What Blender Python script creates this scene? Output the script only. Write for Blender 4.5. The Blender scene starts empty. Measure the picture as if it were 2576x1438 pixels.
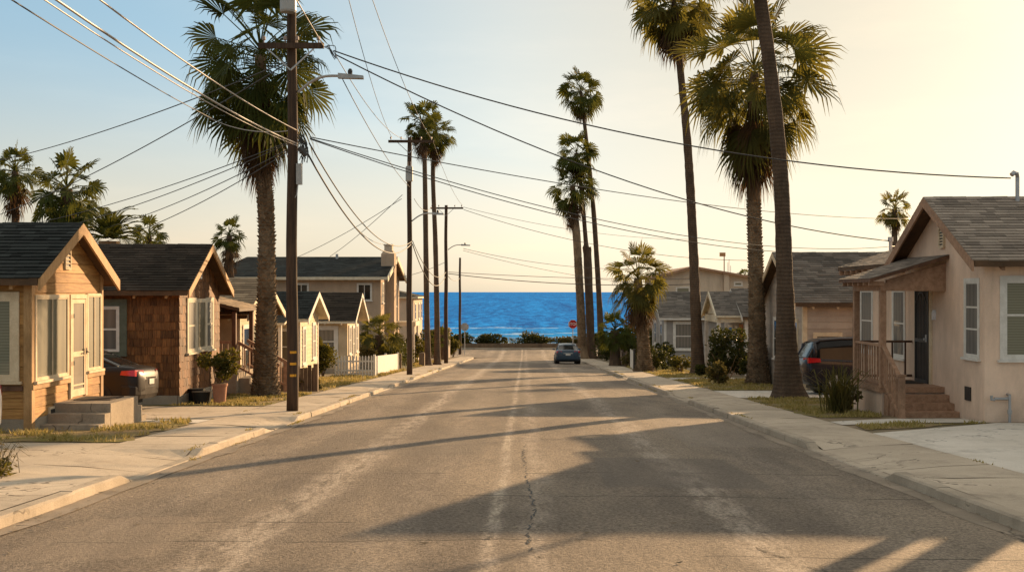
import bpy, bmesh, math, random
from mathutils import Vector, Quaternion, Matrix, noise as mnoise

# ------------------------------------------------------------------ camera, sky, sun, exposure
scene = bpy.context.scene
COL = scene.collection
F, VX, HY = 3000.0, 1320.0, 734.0          # focal length and vanishing point in 2576-wide photo pixels
EYE = 1.6
SKY_BLUE, SKY_CREAM = (1.06, 1.52, 1.82), (1.83, 1.70, 1.46)
SUN_AZ, SUN_EL = math.radians(33.0), math.radians(12.5)

cam_d = bpy.data.cameras.new("camera")
cam = bpy.data.objects.new("camera", cam_d)
COL.objects.link(cam)
cam.location = (0, 0, EYE)
cam.rotation_euler = (math.radians(90), 0, 0)
cam_d.sensor_width = 36.0
cam_d.lens = 36.0 * F / 2576.0
cam_d.shift_x = -(VX - 1288.0) / 2576.0
cam_d.shift_y = (HY - 719.0) / 2576.0
cam_d.clip_start = 0.1
cam_d.clip_end = 120000.0
scene.camera = cam

world = bpy.data.worlds.new("World")
scene.world = world
world.use_nodes = True
wt = world.node_tree
for n_ in list(wt.nodes):
    wt.nodes.remove(n_)
def wn(t, **kw):
    n = wt.nodes.new(t)
    for k, v in kw.items():
        setattr(n, k, v)
    return n
def wmath(op, a, b=None, clamp=False):
    n = wn('ShaderNodeMath', operation=op, use_clamp=clamp)
    for i, v in enumerate((a, b)):
        if v is None:
            continue
        if isinstance(v, (int, float)):
            n.inputs[i].default_value = v
        else:
            wt.links.new(v, n.inputs[i])
    return n.outputs[0]
w_out = wn('ShaderNodeOutputWorld')
w_bg = wn('ShaderNodeBackground')
w_sky = wn('ShaderNodeTexSky', sky_type='NISHITA')
w_sky.sun_disc = False
w_sky.sun_elevation = SUN_EL
w_sky.sun_rotation = SUN_AZ
w_sky.altitude = 0
w_sky.air_density = 1.0
w_sky.dust_density = 1.6
w_sky.ozone_density = 1.6
w_bg.inputs['Strength'].default_value = 0.088
# thin bank of cloud low over the sea, and a little warmth in the lowest air
w_tc = wn('ShaderNodeTexCoord')
w_sep = wn('ShaderNodeSeparateXYZ')
wt.links.new(w_tc.outputs['Generated'], w_sep.inputs[0])
w_map = wn('ShaderNodeMapping')
w_map.inputs['Scale'].default_value = (3.0, 3.0, 34.0)
wt.links.new(w_tc.outputs['Generated'], w_map.inputs[0])
w_ns = wn('ShaderNodeTexNoise')
w_ns.inputs['Scale'].default_value = 2.2
w_ns.inputs['Detail'].default_value = 6
w_ns.inputs['Roughness'].default_value = 0.6
wt.links.new(w_map.outputs[0], w_ns.inputs['Vector'])
elev = w_sep.outputs['Z']
low = wmath('SUBTRACT', 1.0, wmath('DIVIDE', wmath('ABSOLUTE', wmath('SUBTRACT', elev, 0.028)), 0.024), True)
cl = wmath('MULTIPLY', wmath('MULTIPLY', wmath('SUBTRACT', w_ns.outputs['Fac'], 0.44), 4.5, True), low)
SUN_DIR = Vector((math.sin(SUN_AZ) * math.cos(SUN_EL), math.cos(SUN_AZ) * math.cos(SUN_EL), math.sin(SUN_EL)))
def wramp(v, a, b, lo=0.0, hi=1.0):
    n = wn('ShaderNodeMapRange', interpolation_type='SMOOTHSTEP')
    wt.links.new(v, n.inputs['Value'])
    for k, q in (('From Min', a), ('From Max', b), ('To Min', lo), ('To Max', hi)):
        n.inputs[k].default_value = q
    return n.outputs['Result']
def wmix(fac, a, b, mode='MIX'):
    n = wn('ShaderNodeMix', data_type='RGBA', blend_type=mode)
    for k, q in (('Factor', fac), ('A', a), ('B', b)):
        if isinstance(q, (float, int)): n.inputs[k].default_value = q
        elif isinstance(q, tuple): n.inputs[k].default_value = (*q, 1)
        else: wt.links.new(q, n.inputs[k])
    return n.outputs['Result']
w_dot = wn('ShaderNodeVectorMath', operation='DOT_PRODUCT')
wt.links.new(w_tc.outputs['Generated'], w_dot.inputs[0])
w_dot.inputs[1].default_value = SUN_DIR
near_sun = w_dot.outputs['Value']
w_gam = wn('ShaderNodeGamma')                # gamma flattens the glow round the sun and lifts the dimmer sky
w_gam.inputs['Gamma'].default_value = 0.45
wt.links.new(w_sky.outputs[0], w_gam.inputs['Color'])
w_bw = wn('ShaderNodeRGBToBW')
wt.links.new(w_gam.outputs[0], w_bw.inputs[0])
w_half = wmix(0.5, w_gam.outputs[0], w_bw.outputs[0])
cream = wmath('MAXIMUM', wramp(near_sun, 0.62, 0.97), wmath('SUBTRACT', 1.0, wramp(elev, 0.03, 0.23)))
w_tint = wmix(cream, SKY_BLUE, SKY_CREAM)
w_col = wmix(1.0, w_half, w_tint, 'MULTIPLY')
w_col = wmix(wramp(near_sun, 0.82, 0.985), w_col, wmix(1.0, w_col, (0.66, 0.67, 0.65), 'MULTIPLY'))
w_col = wmix(wramp(elev, 0.30, 0.60), w_col, wmix(1.0, w_half, (3.6, 3.12, 2.45), 'MULTIPLY'))  # upper sky out of view, brightened and warmed to fill the shade
w_col = wmix(cl, w_col, wmix(1.0, w_col, (1.13, 1.05, 1.0), 'MULTIPLY'))
w_m2 = wn('ShaderNodeMapping'); w_m2.inputs['Scale'].default_value = (1.2, 1.2, 6.0); w_m2.inputs['Rotation'].default_value = (0.0, 0.12, 0.0)
wt.links.new(w_tc.outputs['Generated'], w_m2.inputs[0])
w_n2 = wn('ShaderNodeTexNoise'); w_n2.inputs['Scale'].default_value = 2.0; w_n2.inputs['Detail'].default_value = 7; w_n2.inputs['Roughness'].default_value = 0.6
wt.links.new(w_m2.outputs[0], w_n2.inputs['Vector'])
w_col = wmix(wramp(w_n2.outputs['Fac'], 0.46, 0.72, 0.0, 1.0), w_col, wmix(1.0, w_col, (1.11, 1.07, 1.04), 'MULTIPLY'))
wt.links.new(w_col, w_bg.inputs['Color'])
wt.links.new(w_bg.outputs[0], w_out.inputs[0])

sun_d = bpy.data.lights.new("sun", 'SUN')
sun_d.energy = 4.2
sun_d.angle = math.radians(0.55)
sun_d.color = (1.0, 0.66, 0.35)
sun = bpy.data.objects.new("sun", sun_d)
sun.rotation_euler = SUN_DIR.to_track_quat('Z', 'Y').to_euler()
COL.objects.link(sun)

vs = scene.view_settings
vs.view_transform = 'Standard'
vs.look = 'None'
vs.exposure = 1.3
vs.gamma = 1.0
scene.cycles.max_bounces = 6
scene.cycles.transparent_max_bounces = 8

# ------------------------------------------------------------------ places
SL = 0.04067                                # the street falls to the sea
YF = 118.0
def gz(y):
    return -SL * min(y, YF)
def P(x, y, Y):                             # photo pixel at distance Y -> point
    return Vector(((x - VX) * Y / F, Y, EYE - (y - HY) * Y / F))
def PX(x, Y):
    return (x - VX) * Y / F

# ------------------------------------------------------------------ mesh helpers
ORG = {}
class MB:
    def __init__(s):
        s.v = []; s.f = []; s.m = []
    def face(s, pts, m=0):
        i = len(s.v)
        s.v.extend([tuple(p) for p in pts])
        s.f.append(tuple(range(i, i + len(pts)))); s.m.append(m)
    def hexa(s, p, m=0):                    # p: 4 bottom then 4 top
        i = len(s.v)
        s.v.extend([tuple(q) for q in p])
        for q in ((0, 3, 2, 1), (4, 5, 6, 7), (0, 1, 5, 4), (1, 2, 6, 5), (2, 3, 7, 6), (3, 0, 4, 7)):
            s.f.append(tuple(i + k for k in q)); s.m.append(m)
    def box(s, x0, x1, y0, y1, z0, z1, m=0):
        s.hexa([(x0, y0, z0), (x1, y0, z0), (x1, y1, z0), (x0, y1, z0),
                (x0, y0, z1), (x1, y0, z1), (x1, y1, z1), (x0, y1, z1)], m)
    def bar(s, a, b, w, h, up=(0, 0, 1), m=0):   # rectangular bar from a to b
        a = Vector(a); b = Vector(b); d = (b - a).normalized()
        sd = d.cross(Vector(up))
        if sd.length < 1e-4:
            sd = d.cross(Vector((1, 0, 0)))
        sd.normalize(); u = sd.cross(d).normalized()
        sd *= w / 2; u *= h / 2
        s.hexa([a - sd - u, a + sd - u, b + sd - u, b - sd - u, a - sd + u, a + sd + u, b + sd + u, b - sd + u], m)
    def tube(s, pts, rad, seg=8, cap=True, m=0, rfun=None):
        pts = [Vector(p) for p in pts]
        if not isinstance(rad, (list, tuple)):
            rad = [rad] * len(pts)
        i0 = len(s.v)
        ref = None
        for k, p in enumerate(pts):
            d = (pts[min(k + 1, len(pts) - 1)] - pts[max(k - 1, 0)])
            d = d.normalized() if d.length > 1e-9 else Vector((0, 0, 1))
            if ref is None:
                ref = Vector((1, 0, 0)) if abs(d.x) < .8 else Vector((0, 1, 0))
            a = (ref - d * ref.dot(d)).normalized(); ref = a
            b = d.cross(a)
            for j in range(seg):
                t = 2 * math.pi * j / seg
                r = rad[k] * (rfun(k, j) if rfun else 1.0)
                s.v.append(tuple(p + (a * math.cos(t) + b * math.sin(t)) * r))
        for k in range(len(pts) - 1):
            for j in range(seg):
                j2 = (j + 1) % seg
                s.f.append((i0 + k * seg + j, i0 + k * seg + j2, i0 + (k + 1) * seg + j2, i0 + (k + 1) * seg + j)); s.m.append(m)
        if cap:
            s.f.append(tuple(i0 + j for j in reversed(range(seg)))); s.m.append(m)
            e = i0 + (len(pts) - 1) * seg
            s.f.append(tuple(e + j for j in range(seg))); s.m.append(m)
    def disc(s, c, n, r, seg=16, m=0):
        n = Vector(n).normalized(); c = Vector(c)
        a = n.orthogonal().normalized(); b = n.cross(a)
        s.face([c + (a * math.cos(2 * math.pi * j / seg) + b * math.sin(2 * math.pi * j / seg)) * r for j in range(seg)], m)
    def build(s, name, mats, parent=None, smooth=False, org=None):
        me = bpy.data.meshes.new(name)
        o_ = Vector((0, 0, 0))
        if parent is not None:
            o_ = ORG[parent.name]
        elif org is not None:
            o_ = Vector(org)
        me.from_pydata([(x - o_.x, y - o_.y, z - o_.z) for x, y, z in s.v], [], s.f)
        if not isinstance(mats, (list, tuple)):
            mats = [mats]
        for m in mats:
            me.materials.append(m)
        if len(mats) > 1:
            me.polygons.foreach_set('material_index', s.m)
        if smooth:
            me.polygons.foreach_set('use_smooth', [True] * len(s.f))
        me.update()
        ob = bpy.data.objects.new(name, me)
        COL.objects.link(ob)
        if parent is not None:
            ob.parent = parent
        else:
            ob.location = o_
        ORG[ob.name] = o_
        return ob

def tag(o, label=None, cat=None, group=None, kind=None):
    if label: o['label'] = label
    if cat: o['category'] = cat
    if group: o['group'] = group
    if kind: o['kind'] = kind
    return o
def thing(name, label, cat, loc, group=None):
    o = bpy.data.objects.new(name, None)
    COL.objects.link(o)
    o.empty_display_size = 0.3
    o.location = loc
    ORG[o.name] = Vector(loc)
    return tag(o, label, cat, group)
def struct(o):
    o['kind'] = 'structure'
    return o
def copy_tree(src, loc, rot=None, scl=None, label=None, group=None):
    c = src.copy(); COL.objects.link(c)
    c.location = loc
    if rot is not None: c.rotation_euler = rot
    if scl is not None: c.scale = scl
    if label: c['label'] = label
    if group: c['group'] = group
    def rec(a, b):
        for ch in list(a.children):
            d = ch.copy(); COL.objects.link(d); d.parent = b
            rec(ch, d)
    rec(src, c)
    return c

# ------------------------------------------------------------------ materials
class NT:
    def __init__(s, name):
        s.mat = bpy.data.materials.new(name)
        s.mat.use_nodes = True
        s.t = s.mat.node_tree
        s.p = s.t.nodes['Principled BSDF']
        s.out = s.t.nodes['Material Output']
    def n(s, t, **kw):
        n = s.t.nodes.new(t)
        for k, v in kw.items():
            setattr(n, k, v)
        return n
    def put(s, sock, v):
        if v is None: return
        if hasattr(v, 'is_output') or isinstance(v, bpy.types.NodeSocket):
            s.t.links.new(v, sock)
        elif isinstance(v, (tuple, list)) and len(v) == 3 and sock.type == 'RGBA':
            sock.default_value = (*v, 1)
        else:
            sock.default_value = v
    def math(s, op, a, b=None, c=None, clamp=False):
        n = s.n('ShaderNodeMath', operation=op, use_clamp=clamp)
        for i, v in enumerate((a, b, c)):
            if v is not None: s.put(n.inputs[i], v)
        return n.outputs[0]
    def mix(s, fac, a, b, mode='MIX'):
        n = s.n('ShaderNodeMix', data_type='RGBA', blend_type=mode)
        s.put(n.inputs['Factor'], fac); s.put(n.inputs['A'], a); s.put(n.inputs['B'], b)
        return n.outputs['Result']
    def coord(s, scale=(1, 1, 1), world=False):
        if world:
            src = s.n('ShaderNodeNewGeometry').outputs['Position']
        else:
            src = s.n('ShaderNodeTexCoord').outputs['Object']
        m = s.n('ShaderNodeMapping')
        m.inputs['Scale'].default_value = scale
        s.t.links.new(src, m.inputs[0])
        return m.outputs[0]
    def noise(s, vec, scale, detail=4, rough=.55):
        n = s.n('ShaderNodeTexNoise')
        n.inputs['Scale'].default_value = scale
        n.inputs['Detail'].default_value = detail
        n.inputs['Roughness'].default_value = rough
        s.put(n.inputs['Vector'], vec)
        return n.outputs['Fac']
    def ramp(s, fac, lo, hi):
        n = s.n('ShaderNodeMapRange', interpolation_type='SMOOTHSTEP')
        s.put(n.inputs['Value'], fac)
        n.inputs['From Min'].default_value = lo
        n.inputs['From Max'].default_value = hi
        return n.outputs['Result']
    def bump(s, h, strength=.3, dist=.02):
        n = s.n('ShaderNodeBump')
        n.inputs['Strength'].default_value = strength
        n.inputs['Distance'].default_value = dist
        s.put(n.inputs['Height'], h)
        s.t.links.new(n.outputs[0], s.p.inputs['Normal'])
    def island(s):
        return s.n('ShaderNodeNewGeometry').outputs['Random Per Island']
    def hsv(s, col, v=None, h=None, sat=None):
        n = s.n('ShaderNodeHueSaturation')
        s.put(n.inputs['Color'], col)
        if v is not None: s.put(n.inputs['Value'], v)
        if h is not None: s.put(n.inputs['Hue'], h)
        if sat is not None: s.put(n.inputs['Saturation'], sat)
        return n.outputs[0]
    def set(s, col=None, rough=None, spec=None, metal=None):
        if col is not None: s.put(s.p.inputs['Base Color'], col)
        if rough is not None: s.put(s.p.inputs['Roughness'], rough)
        if spec is not None: s.p.inputs['Specular IOR Level'].default_value = spec
        if metal is not None: s.p.inputs['Metallic'].default_value = metal

MATS = {}
def basic(name, col, col2=None, rough=.8, scale=3, stretch=(1, 1, 1), fine=60, bump=.25, bdist=.01, spec=.25, island=0, metal=0, contrast=(.35, .65), fineamt=.25):
    if name in MATS: return MATS[name]
    t = NT(name)
    vec = t.coord(stretch)
    col2 = col2 or tuple(c * .78 for c in col)
    n1 = t.noise(vec, scale, 5, .6)
    n2 = t.noise(vec, fine, 3, .6)
    c = t.mix(t.ramp(n1, *contrast), col2, col)
    c = t.hsv(c, t.math('ADD', t.math('MULTIPLY', n2, 2 * fineamt), 1 - fineamt))
    if island:
        c = t.hsv(c, t.math('ADD', t.math('MULTIPLY', t.island(), 2 * island), 1 - island))
    t.set(c, rough, spec, metal)
    if bump:
        t.bump(t.math('ADD', n2, t.math('MULTIPLY', n1, .6)), bump, bdist)
    MATS[name] = t.mat
    return t.mat

def asphalt():
    t = NT('asphalt')
    vec = t.coord(world=True)
    sep = t.n('ShaderNodeSeparateXYZ'); t.t.links.new(vec, sep.inputs[0])
    X, Y = sep.outputs['X'], sep.outputs['Y']
    big = t.noise(t.coord((1, .22, 1), True), .55, 5, .6)
    mid = t.noise(t.coord((1, .45, 1), True), 2.6, 5, .65)
    fine = t.noise(t.coord((1, .8, 1), True), 30, 4, .8)
    grit = t.noise(vec, 95, 2, .6)
    wig = t.math('MULTIPLY', t.math('SUBTRACT', t.noise(t.coord((.2, .35, 1), True), 1.0, 2), .5), .5)
    c = t.mix(t.ramp(big, .32, .70), (.150, .121, .095), (.290, .232, .172))
    c = t.mix(t.math('MULTIPLY', t.ramp(mid, .48, .72), .45), c, (.135, .110, .088))
    # worn wheel tracks and the faded centre line
    def band(x0, w, wob=1.0):
        d = t.math('ABSOLUTE', t.math('SUBTRACT', t.math('ADD', X, t.math('MULTIPLY', wig, wob)), x0))
        return t.math('SUBTRACT', 1.0, t.ramp(d, w * .1, w))
    brk = t.ramp(t.noise(t.coord((2.2, .5, 1), True), 3.0, 5, .7), .34, .62)
    for x0, w, amt in ((-2.35, .42, .72), (1.95, .40, .6), (-.28, .13, .65), (.12, .22, .4), (-3.7, .5, .22), (3.2, .5, .18), (-1.2, .5, .18)):
        c = t.mix(t.math('MULTIPLY', t.math('MULTIPLY', band(x0, w, .8 if w > .2 else .25), brk), amt), c, (.46, .385, .31))
    dash = t.math('GREATER_THAN', t.math('FRACT', t.math('DIVIDE', Y, 7.0)), .58)
    c = t.mix(t.math('MULTIPLY', t.math('MULTIPLY', band(-.28, .085, .1), dash), t.math('MULTIPLY', brk, .6)), c, (.48, .40, .30))
    # transverse cracks
    for y0, amp, x0, x1 in ((10.05, .5, -5, 0.6), (15.2, .35, -3.6, 4), (12.9, .3, -1.0, 4.4), (9.3, .3, 1.4, 5), (11.1, .45, -3.6, -1.6), (20.5, .4, -4, 2), (26.4, .5, -3, 4.5)):
        nz = t.math('MULTIPLY', t.math('SUBTRACT', t.noise(t.coord((.9, 0, 1), True), 1.1, 5, .6), .5), amp)
        d = t.math('ABSOLUTE', t.math('SUBTRACT', t.math('SUBTRACT', Y, y0), nz))
        msk = t.math('LESS_THAN', d, .012 + y0 * .0006)
        msk = t.math('MULTIPLY', msk, t.math('MULTIPLY', t.math('GREATER_THAN', X, float(x0)), t.math('LESS_THAN', X, float(x1))))
        msk = t.math('MULTIPLY', msk, t.ramp(t.noise(vec, 1.7, 3), .38, .5))
        c = t.mix(t.math('MULTIPLY', msk, .75), c, (.035, .03, .026))
    c = t.hsv(c, t.math('ADD', t.math('MULTIPLY', t.ramp(fine, .34, .66), .85), .57))
    c = t.hsv(c, t.math('ADD', t.math('MULTIPLY', grit, .5), .75))
    for x0, x1, y0, y1, col_, am in ((-4.2, -2.9, 9.2, 11.6, (.30, .24, .18), .35), (.9, 2.9, 13.6, 17.2, (.13, .11, .095), .45), (-3.4, -.6, 17.5, 23.0, (.15, .125, .10), .35), (2.6, 4.2, 19.0, 27.0, (.28, .235, .19), .35), (-2.2, 1.0, 30.0, 41.0, (.15, .13, .105), .3)):
        e1 = t.math('ADD', X, t.math('MULTIPLY', t.math('SUBTRACT', mid, .5), .25)); e2 = t.math('ADD', Y, t.math('MULTIPLY', t.math('SUBTRACT', mid, .5), .6))
        m1 = t.math('MULTIPLY', t.ramp(e1, x0, x0 + .08), t.math('SUBTRACT', 1.0, t.ramp(e1, x1 - .08, x1)))
        m2 = t.math('MULTIPLY', t.ramp(e2, y0, y0 + .15), t.math('SUBTRACT', 1.0, t.ramp(e2, y1 - .15, y1)))
        c = t.mix(t.math('MULTIPLY', t.math('MULTIPLY', m1, m2), am), c, col_)
    speck = t.ramp(t.noise(vec, 26, 2, .4), .74, .78)
    c = t.mix(t.math('MULTIPLY', speck, .35), c, (.45, .40, .33))
    t.set(c, .85, .2)
    h = t.math('ADD', t.math('MULTIPLY', fine, 1.0), t.math('ADD', t.math('MULTIPLY', grit, .5), t.math('MULTIPLY', mid, .8)))
    t.bump(h, 1.0, .030)
    return t.mat
def concrete(name, col, col2):
    t = NT(name)
    vec = t.coord(world=True)
    a = t.noise(vec, .9, 5, .6); b = t.noise(vec, 7, 5, .7); g = t.noise(vec, 70, 3, .6)
    c = t.mix(t.ramp(a, .3, .7), col2, col)
    c = t.hsv(c, t.math('ADD', t.math('MULTIPLY', t.island(), .16), .92))
    c = t.mix(t.math('MULTIPLY', t.ramp(b, .56, .75), .35), c, tuple(x * .6 for x in col2))
    v = t.n('ShaderNodeTexVoronoi', feature='DISTANCE_TO_EDGE'); v.inputs['Scale'].default_value = .42
    wv = t.n('ShaderNodeVectorMath', operation='ADD'); t.t.links.new(vec, wv.inputs[0])
    nv = t.n('ShaderNodeTexNoise'); nv.inputs['Scale'].default_value = 2.5; t.t.links.new(vec, nv.inputs['Vector']); t.t.links.new(nv.outputs['Color'], wv.inputs[1]); t.t.links.new(wv.outputs[0], v.inputs['Vector'])
    ck = t.math('MULTIPLY', t.math('SUBTRACT', 1.0, t.ramp(v.outputs['Distance'], .004, .011)), t.ramp(a, .46, .54))
    c = t.mix(t.math('MULTIPLY', ck, .8), c, tuple(x * .3 for x in col2))
    dirt = t.ramp(t.noise(t.coord((1, .6, 1), True), 1.7, 6, .7), .50, .70)
    c = t.mix(t.math('MULTIPLY', dirt, .5), c, tuple(x * .55 for x in col2))
    c = t.hsv(c, t.math('ADD', t.math('MULTIPLY', g, .6), .70))
    t.set(c, .85, .2)
    t.bump(t.math('ADD', g, t.math('MULTIPLY', b, 1.5)), .5, .012)
    return t.mat
def grass_ground():
    t = NT('turf_soil')
    vec = t.coord(world=True)
    a = t.noise(vec, .8, 5, .65); b = t.noise(vec, 9, 5, .7); g = t.noise(vec, 60, 4, .7)
    c = t.mix(t.ramp(a, .38, .62), (.33, .24, .13), (.22, .19, .06))
    c = t.mix(t.math('MULTIPLY', t.ramp(b, .5, .7), .6), c, (.26, .20, .11))
    c = t.hsv(c, t.math('ADD', t.math('MULTIPLY', g, 1.0), .5))
    t.set(c, .95, .1)
    t.bump(t.math('ADD', g, t.math('MULTIPLY', b, 2.0)), .8, .05)
    return t.mat
def stucco(name, col, amt=.2):
    t = NT(name)
    vec = t.coord()
    a = t.noise(t.coord((1, 1, .45)), 1.3, 6, .65); st = t.noise(t.coord((3, 3, .25)), 1.6, 5, .65); g = t.noise(vec, 55, 4, .65)
    c = t.mix(t.ramp(a, .3, .72), tuple(x * (1 - amt) for x in col), col)
    c = t.mix(t.math('MULTIPLY', t.ramp(st, .52, .75), .42), c, tuple(x * .62 for x in col))
    c = t.hsv(c, t.math('ADD', t.math('MULTIPLY', g, .24), .88))
    t.set(c, .9, .15)
    t.bump(g, .45, .012)
    return t.mat
def shingle(name, col, col2, island=.35):
    t = NT(name)
    vec = t.coord()
    a = t.noise(vec, .8, 5, .6); g = t.noise(vec, 60, 4, .7)
    r = t.island()
    c = t.mix(t.ramp(a, .35, .65), col2, col)
    c = t.hsv(c, t.math('ADD', t.math('MULTIPLY', r, 2 * island), 1 - island))
    c = t.hsv(c, t.math('ADD', t.math('MULTIPLY', g, .8), .6))
    t.set(c, .9, .15)
    t.bump(g, .5, .01)
    return t.mat
def wood(name, col, col2, grain=(2, 2, 30), island=.15, rough=.7):
    t = NT(name)
    g = t.noise(t.coord(grain), 1.6, 6, .65)
    a = t.noise(t.coord(), .9, 5, .6)
    f = t.noise(t.coord(tuple(x * 3 for x in grain)), 3, 3, .6)
    c = t.mix(t.ramp(g, .32, .68), col2, col)
    c = t.mix(t.math('MULTIPLY', t.ramp(a, .50, .72), .6), c, tuple(x * .5 for x in col2))
    c = t.hsv(c, t.math('ADD', t.math('MULTIPLY', t.island(), 2 * island), 1 - island))
    c = t.hsv(c, t.math('ADD', t.math('MULTIPLY', f, .5), .75))
    t.set(c, rough, .25)
    t.bump(t.math('ADD', g, f), .35, .006)
    return t.mat
def pane(name, col, col2, kind='curtain', axis='Y', freq=60):
    t = NT(name)
    sep = t.n('ShaderNodeSeparateXYZ'); t.t.links.new(t.coord(), sep.inputs[0])
    nz = t.noise(t.coord((1, 1, .25)), 2.2, 4)
    if kind == 'curtain':
        ph = t.math('ADD', t.math('MULTIPLY', t.math('ADD', sep.outputs['X'], sep.outputs['Y']), freq), t.math('MULTIPLY', nz, 7))
    else:
        ph = t.math('MULTIPLY', sep.outputs['Z'], freq)
    w = t.math('ADD', t.math('MULTIPLY', t.math('SINE', ph), .5), .5)
    if kind == 'dark':
        w = t.ramp(nz, .35, .7)
    c = t.mix(t.math('MULTIPLY', w, .8), col, col2)
    t.set(c, .55 if kind != 'dark' else .12, .3)
    t.p.inputs['Coat Weight'].default_value = .45 if kind != 'dark' else .3
    t.p.inputs['Coat Roughness'].default_value = .03
    n = t.n('ShaderNodeBump'); n.inputs['Strength'].default_value = .05; n.inputs['Distance'].default_value = .02
    t.put(n.inputs['Height'], t.noise(t.coord(), 1.5, 2))
    t.t.links.new(n.outputs[0], t.p.inputs['Coat Normal'])
    return t.mat
def leafmat(name, col, col2, trans=.4, rough=.65, tcol=None, spec=.1):
    t = NT(name)
    r = t.island()
    big = t.noise(t.coord(), 1.1, 3)
    c = t.mix(r, col, col2)
    c = t.hsv(c, t.math('ADD', t.math('MULTIPLY', big, .7), .65))
    t.set(c, rough, spec)
    tr = t.n('ShaderNodeBsdfTranslucent')
    if tcol:
        t.put(tr.inputs['Color'], t.mix(r, tcol, tuple(x * .7 for x in tcol)))
    else:
        t.t.links.new(c, tr.inputs['Color'])
    mx = t.n('ShaderNodeMixShader'); mx.inputs[0].default_value = trans
    t.t.links.new(t.p.outputs[0], mx.inputs[1]); t.t.links.new(tr.outputs[0], mx.inputs[2])
    t.t.links.new(mx.outputs[0], t.out.inputs['Surface'])
    return t.mat
def ocean_mat():
    t = NT('sea_water')
    v1 = t.coord((.5, 1.0, 1), True)
    v2 = t.coord((.012, .05, 1), True)
    sw = t.math('ADD', t.math('MULTIPLY', t.noise(t.coord((.6, .085, 1), True), .42, 5, .66), .6), t.math('MULTIPLY', t.noise(t.coord((.12, .006, 1), True), .40, 5, .66), .4))
    big = t.noise(v2, .7, 4, .55)
    rip = t.noise(t.coord((.5, 1.3, 1), True), .9, 4, .65)
    c = t.mix(t.ramp(sw, .34, .66), (.001, .070, .31), (.012, .30, .84))
    c = t.mix(t.math('MULTIPLY', t.ramp(big, .42, .68), .35), c, (.004, .15, .50))
    foam = t.math('MULTIPLY', t.ramp(sw, .61, .67), t.ramp(rip, .45, .6))
    # surf: broken lines near the beach
    sep = t.n('ShaderNodeSeparateXYZ'); t.t.links.new(t.coord(world=True), sep.inputs[0])
    Y = sep.outputs['Y']
    sn = t.noise(t.coord((.03, .012, 1), True), 1.0, 5, .65)
    Yw = t.math('ADD', Y, t.math('MULTIPLY', t.math('SUBTRACT', sn, .5), 90))
    teal = t.math('SUBTRACT', 1.0, t.ramp(Y, 235, 420))
    c = t.mix(t.math('MULTIPLY', teal, .65), c, (.02, .28, .58))
    surf = None
    fo = t.ramp(t.noise(t.coord((.08, .5, 1), True), .9, 5, .7), .42, .58)
    for y0, w in ((242, 9), (262, 7), (285, 6), (318, 6), (365, 6)):
        d = t.math('SUBTRACT', 1.0, t.math('DIVIDE', t.math('ABSOLUTE', t.math('SUBTRACT', Yw, float(y0))), float(w)), clamp=True)
        surf = d if surf is None else t.math('MAXIMUM', surf, d)
    surf = t.math('MULTIPLY', t.ramp(surf, .1, .8), fo)
    c = t.mix(t.math('MAXIMUM', t.math('MULTIPLY', foam, .55), t.math('MULTIPLY', surf, .85)), c, (.55, .68, .76))
    bp = t.n('ShaderNodeBump'); bp.inputs['Strength'].default_value = .8; bp.inputs['Distance'].default_value = 2.0
    t.put(bp.inputs['Height'], t.math('ADD', sw, t.math('MULTIPLY', rip, .4)))
    df = t.n('ShaderNodeBsdfDiffuse'); t.put(df.inputs['Color'], c); t.t.links.new(bp.outputs[0], df.inputs['Normal'])
    gl = t.n('ShaderNodeBsdfGlossy'); gl.inputs['Roughness'].default_value = .35; t.t.links.new(bp.outputs[0], gl.inputs['Normal'])
    mx = t.n('ShaderNodeMixShader'); mx.inputs[0].default_value = .05
    t.t.links.new(df.outputs[0], mx.inputs[1]); t.t.links.new(gl.outputs[0], mx.inputs[2]); t.t.links.new(mx.outputs[0], t.out.inputs['Surface'])
    return t.mat
def metal_paint(name, col, rough=.3, coat=.8):
    t = NT(name)
    g = t.noise(t.coord(), 2.5, 4)
    c = t.hsv(col, t.math('ADD', t.math('MULTIPLY', g, .3), .85))
    t.set(c, t.math('ADD', t.math('MULTIPLY', g, .2), rough - .1), .22)
    t.p.inputs['Coat Weight'].default_value = coat
    t.p.inputs['Coat Roughness'].default_value = .06
    return t.mat
def trunk_mat(name, col, col2, rings=True):
    t = NT(name)
    sep = t.n('ShaderNodeSeparateXYZ'); t.t.links.new(t.coord(), sep.inputs[0])
    a = t.noise(t.coord((1, 1, .6)), 2.5, 6, .7)
    st = t.noise(t.coord((9, 9, 1.2)), 2, 5, .7)
    g = t.noise(t.coord((1, 1, 5)), 14, 4, .7)
    ring = t.math('ADD', t.math('MULTIPLY', t.math('SINE', t.math('ADD', t.math('MULTIPLY', sep.outputs['Z'], 58), t.math('MULTIPLY', a, 8))), .5), .5)
    c = t.mix(t.ramp(a, .3, .7), col2, col)
    c = t.mix(t.math('MULTIPLY', t.ramp(st, .5, .72), .5), c, tuple(x * .55 for x in col2))
    c = t.hsv(c, t.math('ADD', t.math('MULTIPLY', g, .9), .55))
    if rings:
        c = t.mix(t.math('MULTIPLY', ring, .35), c, tuple(x * .6 for x in col2))
    c = t.hsv(c, t.math('ADD', t.math('MULTIPLY', t.island(), .5), .75))
    t.set(c, .9, .12)
    t.bump(t.math('ADD', t.math('ADD', g, t.math('MULTIPLY', st, .8)), t.math('MULTIPLY', ring, .7 if rings else 0)), .6, .025)
    return t.mat

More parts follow.
